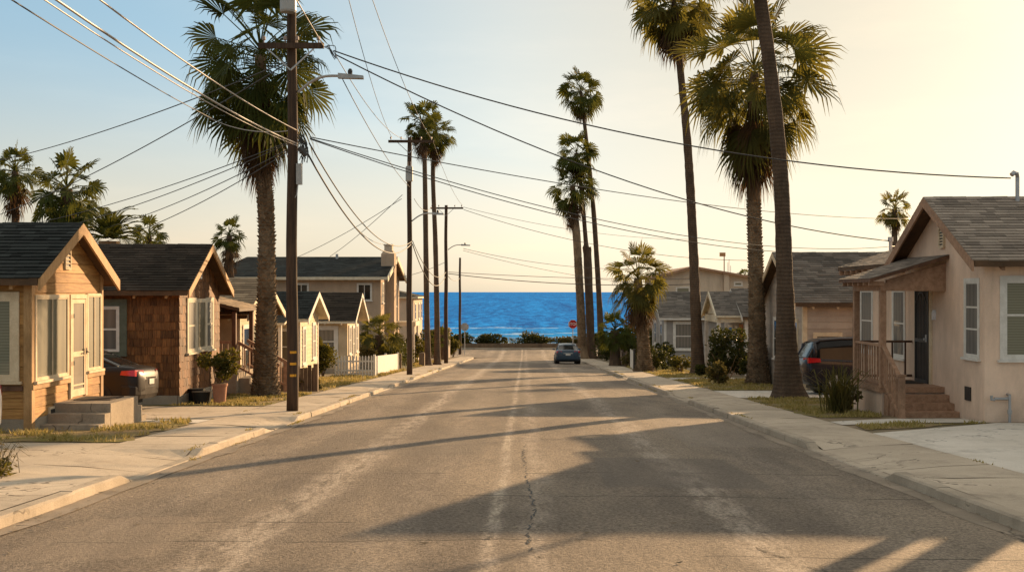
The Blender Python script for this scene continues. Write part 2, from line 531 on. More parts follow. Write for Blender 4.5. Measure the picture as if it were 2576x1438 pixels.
M_ASPHALT = asphalt()
M_TAR = basic('crack_tar', (.02, .018, .016), rough=.6)
M_WALK = concrete('sidewalk_concrete', (.48, .40, .305), (.40, .33, .25))
M_KERB = concrete('kerb_concrete', (.42, .35, .27), (.32, .265, .20))
M_GUTTER = concrete('dirty_gutter', (.27, .22, .17), (.20, .165, .125))
M_DRIVE = concrete('driveway_concrete', (.60, .55, .48), (.52, .47, .40))
M_STOOP = concrete('stoop_concrete', (.36, .295, .22), (.27, .22, .165))
M_SOIL = grass_ground()
M_EARTH = basic('dry_earth', (.22, .165, .10), (.15, .12, .07), scale=.5, fine=25, bump=.5, bdist=.04)
M_SAND = basic('beach_sand', (.46, .38, .27), scale=.2, fine=5)
M_SEA = ocean_mat()
M_GRASS = leafmat('grass_blade', (.24, .20, .05), (.46, .35, .14), .35)
M_LITTER = leafmat('dry_litter', (.14, .10, .06), (.42, .36, .27), .2)
M_WEED = leafmat('weed_stalk', (.12, .10, .05), (.20, .15, .07), .3)

M_CEDAR = wood('golden_cedar_board', (.45, .245, .082), (.29, .14, .043), (1, 1.4, 16), .22)
M_CEDARTRIM = wood('cedar_trim', (.46, .275, .125), (.35, .20, .085), (8, 8, 2), .1)
M_DARKWOOD = wood('brown_wood', (.15, .075, .042), (.085, .042, .025), (6, 6, 2), .12)
M_SHAKE = wood('cedar_shake', (.205, .088, .027), (.080, .032, .011), (26, 26, 1.2), .42)
M_ROOF_D = shingle('dark_roof_shingle', (.030, .034, .032), (.018, .021, .020), .5)
M_ROOF_B = shingle('brown_roof_shingle', (.046, .035, .026), (.030, .024, .018))
M_ROOF_T = shingle('tan_roof_shingle', (.34, .25, .16), (.27, .195, .125))
M_ROOF_G = shingle('grey_roof_shingle', (.16, .137, .115), (.11, .096, .083))
M_ROOF_P = shingle('taupe_roof_shingle', (.26, .215, .175), (.195, .16, .13))
M_SOFFIT = wood('soffit_board', (.11, .06, .03), (.07, .04, .02), (2, 2, 2), .1)
M_PALETRIM = basic('pale_trim_paint', (.66, .53, .36), (.56, .43, .28), scale=4, fine=40, bump=.1)
M_WHITE = basic('white_paint', (.66, .62, .56), (.57, .53, .47), scale=5, fine=40, bump=.1, fineamt=.08)
M_CREAMTRIM = basic('cream_paint', (.62, .55, .42), (.52, .45, .33), scale=5, fine=40, bump=.1)
M_GREENTRIM = basic('grey_green_paint', (.12, .135, .10), scale=5, bump=.1)
M_CREAM = basic('cream_siding_paint', (.60, .49, .33), (.50, .40, .26), scale=2, fine=50, bump=.1, island=.06)
M_CREAM2 = basic('beige_siding_paint', (.52, .41, .27), (.43, .34, .22), scale=2, fine=50, bump=.1, island=.06)
M_GREYS = basic('grey_siding_paint', (.33, .30, .27), (.27, .245, .22), scale=2, fine=50, bump=.1, island=.06)
M_PINKS = basic('faded_pink_siding_paint', (.41, .335, .27), (.34, .275, .22), scale=2, fine=50, bump=.1, island=.08)
M_STUCCO = stucco('pink_tan_stucco', (.80, .585, .435), .3)
M_STUCCO_B = stucco('beige_stucco', (.46, .34, .24))
M_STUCCO_C = stucco('pale_stucco', (.56, .46, .35))
M_REDWOOD = wood('red_stained_wood', (.38, .225, .14), (.26, .15, .09), (6, 6, 6), .12)
M_FENCEWOOD = wood('weathered_fence_board', (.20, .13, .075), (.12, .075, .045), (10, 10, 1.5), .25)
M_PANE_D = pane('dark_window_glass', (.012, .013, .012), (.05, .052, .045), 'dark')
M_PANE_C = pane('curtained_window_glass', (.085, .075, .042), (.14, .12, .068), 'curtain', freq=24)
M_PANE_B = pane('blind_window_glass', (.14, .135, .09), (.23, .215, .15), 'blind', freq=120)
M_PANE_G = pane('grey_curtain_glass', (.10, .095, .085), (.16, .15, .13), 'curtain', freq=30)
M_SCREEN = pane('door_screen_mesh', (.075, .052, .030), (.12, .085, .048), 'curtain', freq=9)
M_IRON = basic('dark_iron', (.035, .030, .026), rough=.5, spec=.4, bump=.1)
M_DARKSCREEN = basic('dark_door_screen', (.11, .078, .055), rough=.6, bump=.1)
M_POLE = wood('creosoted_pole_wood', (.085, .052, .032), (.040, .025, .017), (14, 14, .7), .1, .85)
M_GALV = basic('galvanised_steel', (.42, .42, .42), rough=.45, spec=.5, metal=.6, bump=.05)
M_GREYPAINT = basic('grey_equipment_paint', (.36, .36, .35), rough=.5, bump=.05)
M_YELLOW = basic('yellow_marker', (.75, .36, .03), rough=.5, bump=.05)
M_WIRE = basic('cable_sheath', (.04, .038, .036), rough=.55, spec=.5, bump=0)
M_WIRE_L = basic('bare_cable', (.30, .26, .22), rough=.4, spec=.6, bump=0)
M_CERAMIC = basic('insulator_ceramic', (.30, .22, .18), rough=.3, bump=0)
M_TRUNK_R = trunk_mat('ringed_palm_bark', (.155, .105, .070), (.085, .058, .040))
M_TRUNK_B = trunk_mat('booted_palm_bark', (.26, .185, .115), (.135, .095, .06), False)
M_FROND = leafmat('palm_frond', (.034, .050, .012), (.070, .078, .016), .36, .7, (.125, .125, .018))
M_FROND_SUNLIT = leafmat('sunlit_tone_palm_frond', (.044, .052, .015), (.085, .080, .022), .45, .7, (.21, .18, .03))  # brighter copy of the frond material, sunlight put into its yellower colour
M_DEAD = leafmat('dead_palm_frond', (.100, .060, .030), (.055, .034, .020), .25, .7, (.16, .085, .03))
M_LEAF_D = leafmat('dark_shrub_leaf', (.026, .032, .010), (.055, .055, .016), .3, .5, (.10, .10, .015))
M_LEAF_M = leafmat('green_shrub_leaf', (.050, .055, .014), (.095, .088, .022), .35, .5, (.18, .15, .02))
M_LEAF_O = leafmat('olive_shrub_leaf', (.085, .075, .025), (.14, .11, .035), .3, .6)
M_FLAX = leafmat('flax_leaf', (.055, .060, .018), (.13, .10, .035), .3, .5, (.20, .16, .03))
M_TERRA = basic('terracotta', (.42, .20, .12), (.34, .16, .095), rough=.8, bump=.1)
M_BLACKP = basic('black_plastic', (.02, .02, .02), rough=.5, bump=0)
M_CAR_D = metal_paint('dark_bronze_car_paint', (.016, .012, .010), .36, .05)
M_CAR_W = metal_paint('white_car_paint', (.70, .69, .66))
M_CAR_B = metal_paint('blue_grey_car_paint', (.030, .055, .085), .3, .3)
M_CAR_S = metal_paint('dark_plum_car_paint', (.016, .013, .018), .3, .3)
M_CARGLASS = basic('car_glass', (.012, .013, .014), rough=.08, spec=.22, bump=0)
M_TYRE = basic('tyre_rubber', (.018, .017, .016), rough=.8, bump=0)
M_RIM = basic('alloy_rim', (.45, .45, .45), rough=.35, metal=.8, bump=0)
M_CHROME = basic('chrome', (.7, .7, .7), rough=.15, metal=1.0, bump=0)
M_LAMP_R = metal_paint('red_tail_lens', (.42, .008, .010), .2, 1)
M_PLATE = basic('number_plate', (.62, .60, .55), rough=.4, bump=0)
M_SIGNRED = basic('sign_red', (.42, .022, .025), (.34, .02, .02), rough=.45, bump=0)
M_SIGNWHITE = basic('sign_white', (.72, .68, .66), rough=.45, bump=0)
M_SIGNBACK = basic('sign_back_metal', (.38, .36, .34), rough=.5, metal=.3, bump=0)
M_MAT = basic('door_mat', (.05, .035, .025), rough=.95, fine=120)

# ------------------------------------------------------------------ ground, road, kerbs, sea
KL, KR = -4.78, 4.46                        # kerb faces
SWL, SWR = -6.35, 6.02                      # back edges of the pavements
def frange(a, b, st):
    out = []; x = a
    while x < b - 1e-6:
        out.append(x); x += st
    out.append(b); return out

def ground():
    m = MB()
    xs = [-900, -200, -60, -20, -9, SWL - .03, SWL + .08, KR + .05, SWR - .08, SWR + .03, 9, 20, 60, 200, 900]
    ys = [-120, -40, -10] + frange(0, 116, 4) + [117.9, 118.1, 134.4, 134.6, 141, 146, 152, 165, 190, 225, 300, 600]
    def z(x, y):
        b = gz(y) - .014
        if y > 146: b = -4.85 - (y - 146) * .055 - (1.0 if y > 150 else 0)
        if y > 225: b = -11.5
        if 117.5 <= y <= 134.5: b -= .155
        elif y < 118 and SWL + .05 < x < SWR - .05: b -= .155
        return b
    idx = {}
    for i, x in enumerate(xs):
        for j, y in enumerate(ys):
            idx[i, j] = len(m.v); m.v.append((x, y, z(x, y)))
    for i in range(len(xs) - 1):
        for j in range(len(ys) - 1):
            m.f.append((idx[i, j], idx[i + 1, j], idx[i + 1, j + 1], idx[i, j + 1])); m.m.append(1 if ys[j] >= 146 else 0)
    struct(m.build('ground', [M_EARTH, M_SAND]))
ground()

def road():
    m = MB()
    ys = frange(-30, 118, 1.0); xs = [KL - .02] + frange(-4.5, 4.2, .435) + [KR + .02]
    for j, y in enumerate(ys):
        for x in xs:
            m.v.append((x, y, gz(y) - .125 + (.018 * mnoise.noise(Vector((x * .5, y * .3, 0))) + .045) * (1 - (x / 4.7) ** 2)))
    n = len(xs)
    for j in range(len(ys) - 1):
        for i in range(n - 1):
            a = j * n + i
            m.f.append((a, a + 1, a + n + 1, a + n)); m.m.append(0)
    m.face([(-250, 118.0, gz(118) - .085), (250, 118.0, gz(118) - .085), (250, 134.4, gz(118) - .085), (-250, 134.4, gz(118) - .085)])
    # kerb returns at the corner are paved up to the arcs
    struct(m.build('road', M_ASPHALT, smooth=True))
road()

def tar_crack(name, pts, seed):
    r = random.Random(seed); m = MB()
    for (xa, ya), (xb, yb) in zip(pts[:-1], pts[1:]):
        n = max(3, int(abs(yb - ya) / .11))
        for k in range(n):
            if r.random() < .34: continue
            t = k / n; t2 = (k + 1.15) / n
            x = xa + (xb - xa) * t + r.uniform(-.02, .02); y = ya + (yb - ya) * t
            x2 = xa + (xb - xa) * t2 + r.uniform(-.03, .03); y2 = ya + (yb - ya) * t2
            w = r.uniform(.003, .011)
            zc = lambda xx, yy: gz(yy) - .125 + (.018 * mnoise.noise(Vector((xx * .5, yy * .3, 0))) + .045) * (1 - (xx / 4.7) ** 2) + .006
            m.face([(x - w, y, zc(x, y)), (x + w, y, zc(x, y)), (x2 + w, y2, zc(x2, y2)), (x2 - w, y2, zc(x2, y2))])
    return struct(m.build(name, M_TAR))
tar_crack('road_crack', [(.06, 9.4), (.02, 10.4), (.10, 12), (.02, 15), (-.02, 17.5), (.02, 19.5)], 3)
tar_crack('road_crack', [(2.30, 8.4), (2.12, 8.9), (1.95, 9.5), (1.86, 9.9)], 5)

DIPS_L = [(14.4, 17.6), (22.3, 25.2), (40.5, 43.5), (49, 51.5), (66, 69), (90, 93)]
DIPS_R = [(14.7, 18.9), (32.6, 37.2), (52, 54.5), (71, 74)]
def kerb_drop(y, dips):
    d = 0
    for a, b in dips:
        t = min((y - a) / .35, (b - y) / .35)
        d = max(d, max(0, min(1, t + .5)))
    return .098 * d

def kerbs():
    for side, kx, dips, nm in ((-1, KL, DIPS_L, 'kerb'), (1, KR, DIPS_R, 'kerb')):
        m = MB(); g = MB(); r = random.Random(7 + side)
        y = -20.0
        while y < 112:
            ln = r.choice([1.5, 1.8, 2.4]); y1 = min(y + ln - .012, 112)
            jx = r.uniform(-.012, .012); jz = r.uniform(-.008, .006)
            ys = frange(y, y1, .3)
            prof = []
            for yy in ys:
                h = -kerb_drop(yy, dips); zb = gz(yy)
                chip = .010 * mnoise.noise(Vector((yy * 3.1, side * 5, 0)))
                k = kx + jx
                prof.append([(k - side * .012, yy, zb - .2), (k, yy, zb - .124), (k + side * .012, yy, zb + h - .022 + jz), (k + side * .035 + chip, yy, zb + h + jz + chip * .5), (k + side * .165, yy, zb + h + .004 + jz), (k + side * .168, yy, zb - .2)])
            for a, b in zip(prof[:-1], prof[1:]):
                for q in range(5):
                    m.face([a[q], a[q + 1], b[q + 1], b[q]])
            for e in (prof[0], prof[-1]):
                m.face(e)
            y += ln
        # corner return
        cx = kx + side * 7.0
        pr = []
        for k in range(13):
            t = math.radians(90 * k / 12)
            R0, R1 = 7.0, 6.84
            c, s_ = math.cos(t), math.sin(t)
            def q(R, z):
                yy = 112 + R * s_
                return (cx - side * R * c, yy, gz(yy) + z)
            pr.append([q(R0 + .01, -.2), q(R0, -.02), q(R0 - .03, .002), q(R1, .005), q(R1, -.2)])
        for a, b in zip(pr[:-1], pr[1:]):
            for i in range(4):
                m.face([a[i], a[i + 1], b[i + 1], b[i]])
        x_end = cx + side * 200
        m.box(min(cx, x_end), max(cx, x_end), 118.84, 119.0, gz(118) - .2, gz(118) + .004)
        struct(m.build(nm, M_KERB))
        # concrete gutter strip
        for yy in frange(-20, 111, .8)[:-1]:
            y1 = yy + .8; w = .22 + .16 * mnoise.noise(Vector((yy * .9, side * 3, 1)))
            w1 = .22 + .16 * mnoise.noise(Vector((y1 * .9, side * 3, 1)))
            zz = .0
            g.face([(kx + side * .004, yy, gz(yy) - .110), (kx - side * w, yy, gz(yy) - .114), (kx - side * w1, y1, gz(y1) - .114), (kx + side * .004, y1, gz(y1) - .110)])
        struct(g.build('gutter', M_GUTTER))
    far = MB()
    far.box(-200, 200, 134.4, 134.62, -5.2, -4.72)
    struct(far.build('kerb', M_KERB))
kerbs()

def sidewalks():
    for side, kx, back, dips in ((-1, KL, SWL, DIPS_L), (1, KR, SWR, DIPS_R)):
        m = MB(); r = random.Random(21 + side)
        y = -18.0
        while y < 116.5:
            ln = 1.52; y1 = y + ln - .018
            t = [r.uniform(-.006, .006) for _ in range(4)]
            xa = kx + side * .172; xb = back
            ya = frange(y, y1, .38); xs_ = [xa + (xb - xa) * f for f in (0, .25, .55, 1)]
            grid = []
            for i, yy in enumerate(ya):
                row = []
                for k, xx in enumerate(xs_):
                    f = k and (xx - xa) / (xb - xa)
                    row.append((xx, yy, gz(yy) - kerb_drop(yy, dips) * (1 - f) ** 1.5 + t[k]))
                grid.append(row)
            b0 = len(m.v)
            for row in grid: m.v.extend(row)
            for i in range(len(ya) - 1):
                for k in range(3):
                    a = b0 + i * 4 + k
                    m.f.append((a, a + 1, a + 5, a + 4)); m.m.append(0)
            y += ln
        # behind the kerb return
        pts = [(back, 117), (back, 112)] + [(kx + side * 7 - side * 6.8 * math.cos(math.radians(a)), 112 + 6.8 * math.sin(math.radians(a))) for a in range(0, 91, 15)] + [(kx + side * 7, 117)]
        m.face([(x, yy, gz(yy) - .006) for x, yy in pts])
        struct(m.build('sidewalk', M_WALK))
        base = MB()
        for yy in frange(-20, 116, 4)[:-1]:
            base.face([(kx + side * .1, yy, gz(yy) - .13), (back + side * .02, yy, gz(yy) - .03), (back + side * .02, yy + 4, gz(yy + 4) - .03), (kx + side * .1, yy + 4, gz(yy + 4) - .13)])
        struct(base.build('sidewalk_bed', M_EARTH))
sidewalks()

def slab(name, poly, mat, dz=-.006):
    m = MB()
    m.face([(x, y, gz(y) + dz) for x, y in poly])
    return struct(m.build(name, mat))
slab('driveway', [(SWL - .02, 14.6), (SWL - .02, 18.7), (-13, 18.9), (-13, 14.4)], M_WALK)
slab('driveway', [(SWL - .02, 24.6), (SWL - .02, 29.0), (-15, 29.3), (-15, 24.8)], M_WALK)
slab('driveway', [(SWR + .02, 13.6), (SWR + .02, 20.7), (9.2, 23.3), (22, 23.5), (22, 12.0)], M_DRIVE)
slab('driveway', [(SWR + .02, 33.6), (SWR + .02, 38.2), (17, 38.4), (17, 33.4)], M_DRIVE)
slab('walkway', [(SWR + .02, 22.7), (SWR + .02, 23.6), (7.5, 24.5), (9.05, 24.6), (9.05, 23.4), (7.5, 23.3)], M_DRIVE, -.001)
slab('walkway', [(SWL - .02, 23.2), (SWL - .02, 24.3), (-8.0, 24.2), (-7.9, 23.6)], M_DRIVE, -.002)
slab('walkway', [(SWR + .02, 49.5), (SWR + .02, 51.0), (9.0, 51.4), (9.0, 49.4)], M_DRIVE, -.002)

def smooth_poly(poly, r, n=5, amp=.12):
    out = []
    for (xa, ya), (xb, yb) in zip(poly, poly[1:] + poly[:1]):
        L = math.hypot(xb - xa, yb - ya); k = max(1, int(L / .35))
        for i in range(k):
            t = i / k
            out.append((xa + (xb - xa) * t + r.uniform(-amp, amp), ya + (yb - ya) * t + r.uniform(-amp, amp)))
    return out
def inside(x, y, poly):
    c = False; j = len(poly) - 1
    for i in range(len(poly)):
        xi, yi = poly[i]; xj, yj = poly[j]
        if (yi > y) != (yj > y) and x < (xj - xi) * (y - yi) / (yj - yi) + xi:
            c = not c
        j = i
    return c
LAWNS = [   # polygon, blade count, blade height
    ([(-6.42, 18.85), (-6.42, 23.6), (-7.4, 23.9), (-8.6, 21.2), (-14, 20.9), (-14, 18.95)], 5200, .075),
    ([(-6.05, 11.0), (-6.2, 14.35), (-12, 14.3), (-12, 11.0)], 2600, .10),
    ([(-6.42, 29.2), (-6.42, 36.0), (-8.6, 36.0), (-8.6, 30.0), (-9.5, 29.5)], 4200, .06),
    ([(-6.42, 38.3), (-6.42, 53.2), (-8.6, 53.2), (-8.6, 38.3)], 3600, .09),
    ([(-6.38, 53.6), (-6.38, 65), (-6.62, 65), (-6.62, 53.6)], 700, .12),
    ([(-6.42, 71), (-6.42, 93), (-8.8, 93), (-8.8, 71)], 2000, .09),
    ([(6.1, 24.9), (6.1, 32.8), (8.9, 33.0), (8.9, 28.6), (7.6, 28.4), (7.6, 24.8)], 3200, .07),
    ([(6.1, 21.2), (6.1, 22.5), (7.5, 23.15), (8.9, 23.2)], 900, .06),
    ([(6.1, 38.5), (6.1, 49.3), (8.9, 49.3), (8.9, 38.6)], 3600, .07),
    ([(6.1, 51.4), (6.1, 63), (8.8, 63), (8.8, 51.6)], 2800, .07),
    ([(6.1, 64), (6.1, 72), (8.6, 74), (8.6, 64)], 900, .10),
]
def lawns():
    r = random.Random(11)
    blades = MB()
    for poly, cnt, hgt in LAWNS:
        pp = smooth_poly(poly, r, amp=.17)
        m = MB(); m.face([(x, y, gz(y) - .002) for x, y in pp])
        struct(m.build('lawn', M_SOIL))
        x0 = min(p[0] for p in poly); x1 = max(p[0] for p in poly); y0 = min(p[1] for p in poly); y1 = max(p[1] for p in poly)
        k = 0; guard = 0
        while k < cnt and guard < cnt * 8:
            guard += 1
            x = r.uniform(x0, x1); y = r.uniform(y0, y1)
            if not inside(x, y, pp): continue
            dens = mnoise.noise(Vector((x * 1.3, y * .9, 3.1))) + .5 * mnoise.noise(Vector((x * 4, y * 3, 9)))
            if dens < r.uniform(-.10, .55): continue
            k += 1
            h = hgt * r.uniform(.4, 1.5); a = r.uniform(0, 6.28); w = r.uniform(.006, .014) * (1 + y / 40)
            lx = r.uniform(-.7, .7) * h; ly = r.uniform(-.7, .7) * h; z = gz(y) + .004
            ca, sa = math.cos(a) * w, math.sin(a) * w
            blades.face([(x - ca, y - sa, z), (x + ca, y + sa, z), (x + lx, y + ly, z + h)])
    # weeds in the joints of the kerb and walk
    for kx, back, side in ((KL, SWL, -1), (KR, SWR, 1)):
        for c in range(64):
            y = r.uniform(9, 70); x = r.choice([kx + side * .17, kx + side * .17, back, kx - side * .02])
            if mnoise.noise(Vector((y * .25, x, 4))) < -.05: continue
            n = r.randint(8, 40); sp = r.uniform(.08, .5)
            for k in range(n):
                yy = y + r.gauss(0, sp); xx = x + r.gauss(0, .03); h = r.uniform(.01, .05); a = r.uniform(0, 6.28); w = .008 + yy * .0002
                lx = r.uniform(-1, 1) * h; z = gz(yy) - (.112 if abs(x - (kx - side * .02)) < .01 else .004)
                blades.face([(xx - math.cos(a) * w, yy - math.sin(a) * w, z), (xx + math.cos(a) * w, yy + math.sin(a) * w, z), (xx + lx, yy + r.uniform(-1, 1) * h, z + h)])
    tag(blades.build('grass', M_GRASS), 'short dry green and straw coloured grass in patches beside the sidewalks', 'grass', kind='stuff')
lawns()

def litter():
    r = random.Random(5); m = MB()
    for i in range(420):
        y = 8 + 40 * r.random() ** 1.6
        k = r.random()
        if k < .6:
            side = r.choice([-1, 1]); kx = KL if side < 0 else KR; x = kx - side * abs(r.gauss(.05, .22)); z = gz(y) - .104
        else:
            x = r.uniform(KL + .3, KR - .3); z = gz(y) - .125 + (.018 * mnoise.noise(Vector((x * .5, y * .3, 0))) + .045) * (1 - (x / 4.7) ** 2) + .005
        L = r.uniform(.015, .05); a = r.uniform(0, 6.28); w = L * r.uniform(.2, .6); c, s_ = math.cos(a), math.sin(a)
        h = r.uniform(.004, .018)
        m.face([(x - c * L, y - s_ * L, z + h), (x + s_ * w, y - c * w, z), (x + c * L, y + s_ * L, z + h * .7), (x - s_ * w, y + c * w, z + h * .3)])
    tag(m.build('leaf_litter', M_LITTER), 'dry leaf litter and grit scattered over the road and along the kerbs', 'litter', kind='stuff')
litter()

def sea():
    m = MB(); ZS = -9.5
    ys = [205, 300, 500, 1000, 3000, 10000, 60000]; xs = [-60000, -3000, -300, 0, 300, 3000, 60000]
    for y in ys:
        for x in xs:
            m.v.append((x, y, ZS))
    n = len(xs)
    for j in range(len(ys) - 1):
        for i in range(n - 1):
            a = j * n + i
            m.f.append((a, a + 1, a + n + 1, a + n)); m.m.append(0)
    struct(m.build('ocean', M_SEA))
sea()

# ------------------------------------------------------------------ building helpers
class Plane:                                # a wall plane: u along, z up, d outward
    def __init__(s, o, U, N):
        s.o = Vector(o); s.U = Vector(U).normalized(); s.N = Vector(N).normalized()
    def pt(s, u, z, d=0):
        return s.o + s.U * u + s.N * d + Vector((0, 0, z))
    def box(s, mb, u0, u1, z0, z1, d0, d1, m=0):
        mb.hexa([s.pt(u0, z0, d0), s.pt(u1, z0, d0), s.pt(u1, z0, d1), s.pt(u0, z0, d1),
                 s.pt(u0, z1, d0), s.pt(u1, z1, d0), s.pt(u1, z1, d1), s.pt(u0, z1, d1)], m)

def courses(mb, o, U, V, N, vmax, prof, course, depth, piece=None, r=None, gap=.006, lap=.03, jit=.004, vstart=0, topd=.003):
    """overlapping boards or shingles on the plane o + U u + V v, thickness towards N"""
    o = Vector(o); U = Vector(U); V = Vector(V); N = Vector(N)
    v = vstart
    while v < vmax - .01:
        v1 = min(v + course, vmax)
        vt = min(v1 + lap, vmax)
        a0, a1 = prof(v); b0, b1 = prof(v1)
        u0, u1 = min(a0, b0), max(a1, b1)
        cuts = [u0]
        if piece:
            u = u0 + r.uniform(.2, 1.0) * piece
            while u < u1 - piece * .3:
                cuts.append(u); u += piece * r.uniform(.55, 1.45)
        cuts.append(u1)
        for c0, c1 in zip(cuts[:-1], cuts[1:]):
            g = gap / 2 if piece else 0
            lo0 = max(c0 + (g if c0 > u0 else 0), a0); lo1 = min(c1 - (g if c1 < u1 else 0), a1)
            hi0 = max(c0 + (g if c0 > u0 else 0), b0); hi1 = min(c1 - (g if c1 < u1 else 0), b1)
            if hi1 <= hi0: hi0 = hi1 = min(max((hi0 + hi1) / 2, b0), b1)
            if lo1 <= lo0: continue
            d = depth + (r.uniform(-jit, jit) if r else 0)
            dv = r.uniform(-jit, jit) * 2.5 if (r and piece) else 0
            p = lambda u, vv, dd: o + U * u + V * vv + N * dd
            A, B = p(lo0, v + dv, d), p(lo1, v + dv, d)
            C, D = p(hi1, vt, topd), p(hi0, vt, topd)
            A0, B0 = p(lo0, v + dv, 0), p(lo1, v + dv, 0)
            i = len(mb.v)
            mb.v.extend([tuple(A), tuple(B), tuple(C), tuple(D), tuple(A0), tuple(B0)])
            mb.f.append((i, i + 1, i + 2, i + 3)); mb.m.append(0)
            mb.f.append((i + 4, i + 5, i + 1, i)); mb.m.append(0)
            if piece:
                mb.f.append((i, i + 3, i + 4)); mb.m.append(0)
                mb.f.append((i + 1, i + 5, i + 2)); mb.m.append(0)
        v = v1

def window(pl, par, u0, u1, z0, z1, frame_m, pane_m, vbars=(), hbars=(), trim=.09, sill=True, d=.03, sash=.035, trim_m=None, head=0.0):
    """trim boards, sashes and glazing bars (frame), pane, sill; u0..z1 are the outer edges of the trim"""
    f = MB()
    b = d + .018
    pl.box(f, u0, u0 + trim, z0, z1, -.01, b); pl.box(f, u1 - trim, u1, z0, z1, -.01, b)
    pl.box(f, u0 + trim, u1 - trim, z1 - trim, z1 + head, -.01, b + .002)
    pl.box(f, u0 + trim, u1 - trim, z0, z0 + trim * .6, -.01, b + .002)
    iu0, iu1, iz0, iz1 = u0 + trim, u1 - trim, z0 + trim * .6, z1 - trim
    s = sash; e = b - .007
    pl.box(f, iu0, iu0 + s, iz0, iz1, -.01, e); pl.box(f, iu1 - s, iu1, iz0, iz1, -.01, e)
    pl.box(f, iu0 + s, iu1 - s, iz1 - s, iz1, -.01, e + .001); pl.box(f, iu0 + s, iu1 - s, iz0, iz0 + s, -.01, e + .001)
    for t in vbars:
        c = iu0 + (iu1 - iu0) * t
        pl.box(f, c - s * .6, c + s * .6, iz0 + s, iz1 - s, -.01, e + .003)
    for t in hbars:
        c = iz0 + (iz1 - iz0) * t
        pl.box(f, iu0 + s, iu1 - s, c - s * .6, c + s * .6, -.01, e - .003)
    if isinstance(par, bpy.types.Object) and par.type == 'EMPTY':
        wroot = f.build('window', frame_m, par)
        sub = wroot
    else:
        wroot = f.build('window_frame', frame_m, par); sub = par
    p = MB()
    pl.box(p, iu0 + s * .5, iu1 - s * .5, iz0 + s * .5, iz1 - s * .5, -.012, max(b - .021, .006))
    p.build('pane', pane_m, sub)
    if sill:
        q = MB(); pl.box(q, u0 - .05, u1 + .05, z0 - .05, z0 - .001, -.01, b + .05)
        q.build('sill', trim_m or frame_m, sub)
    return wroot

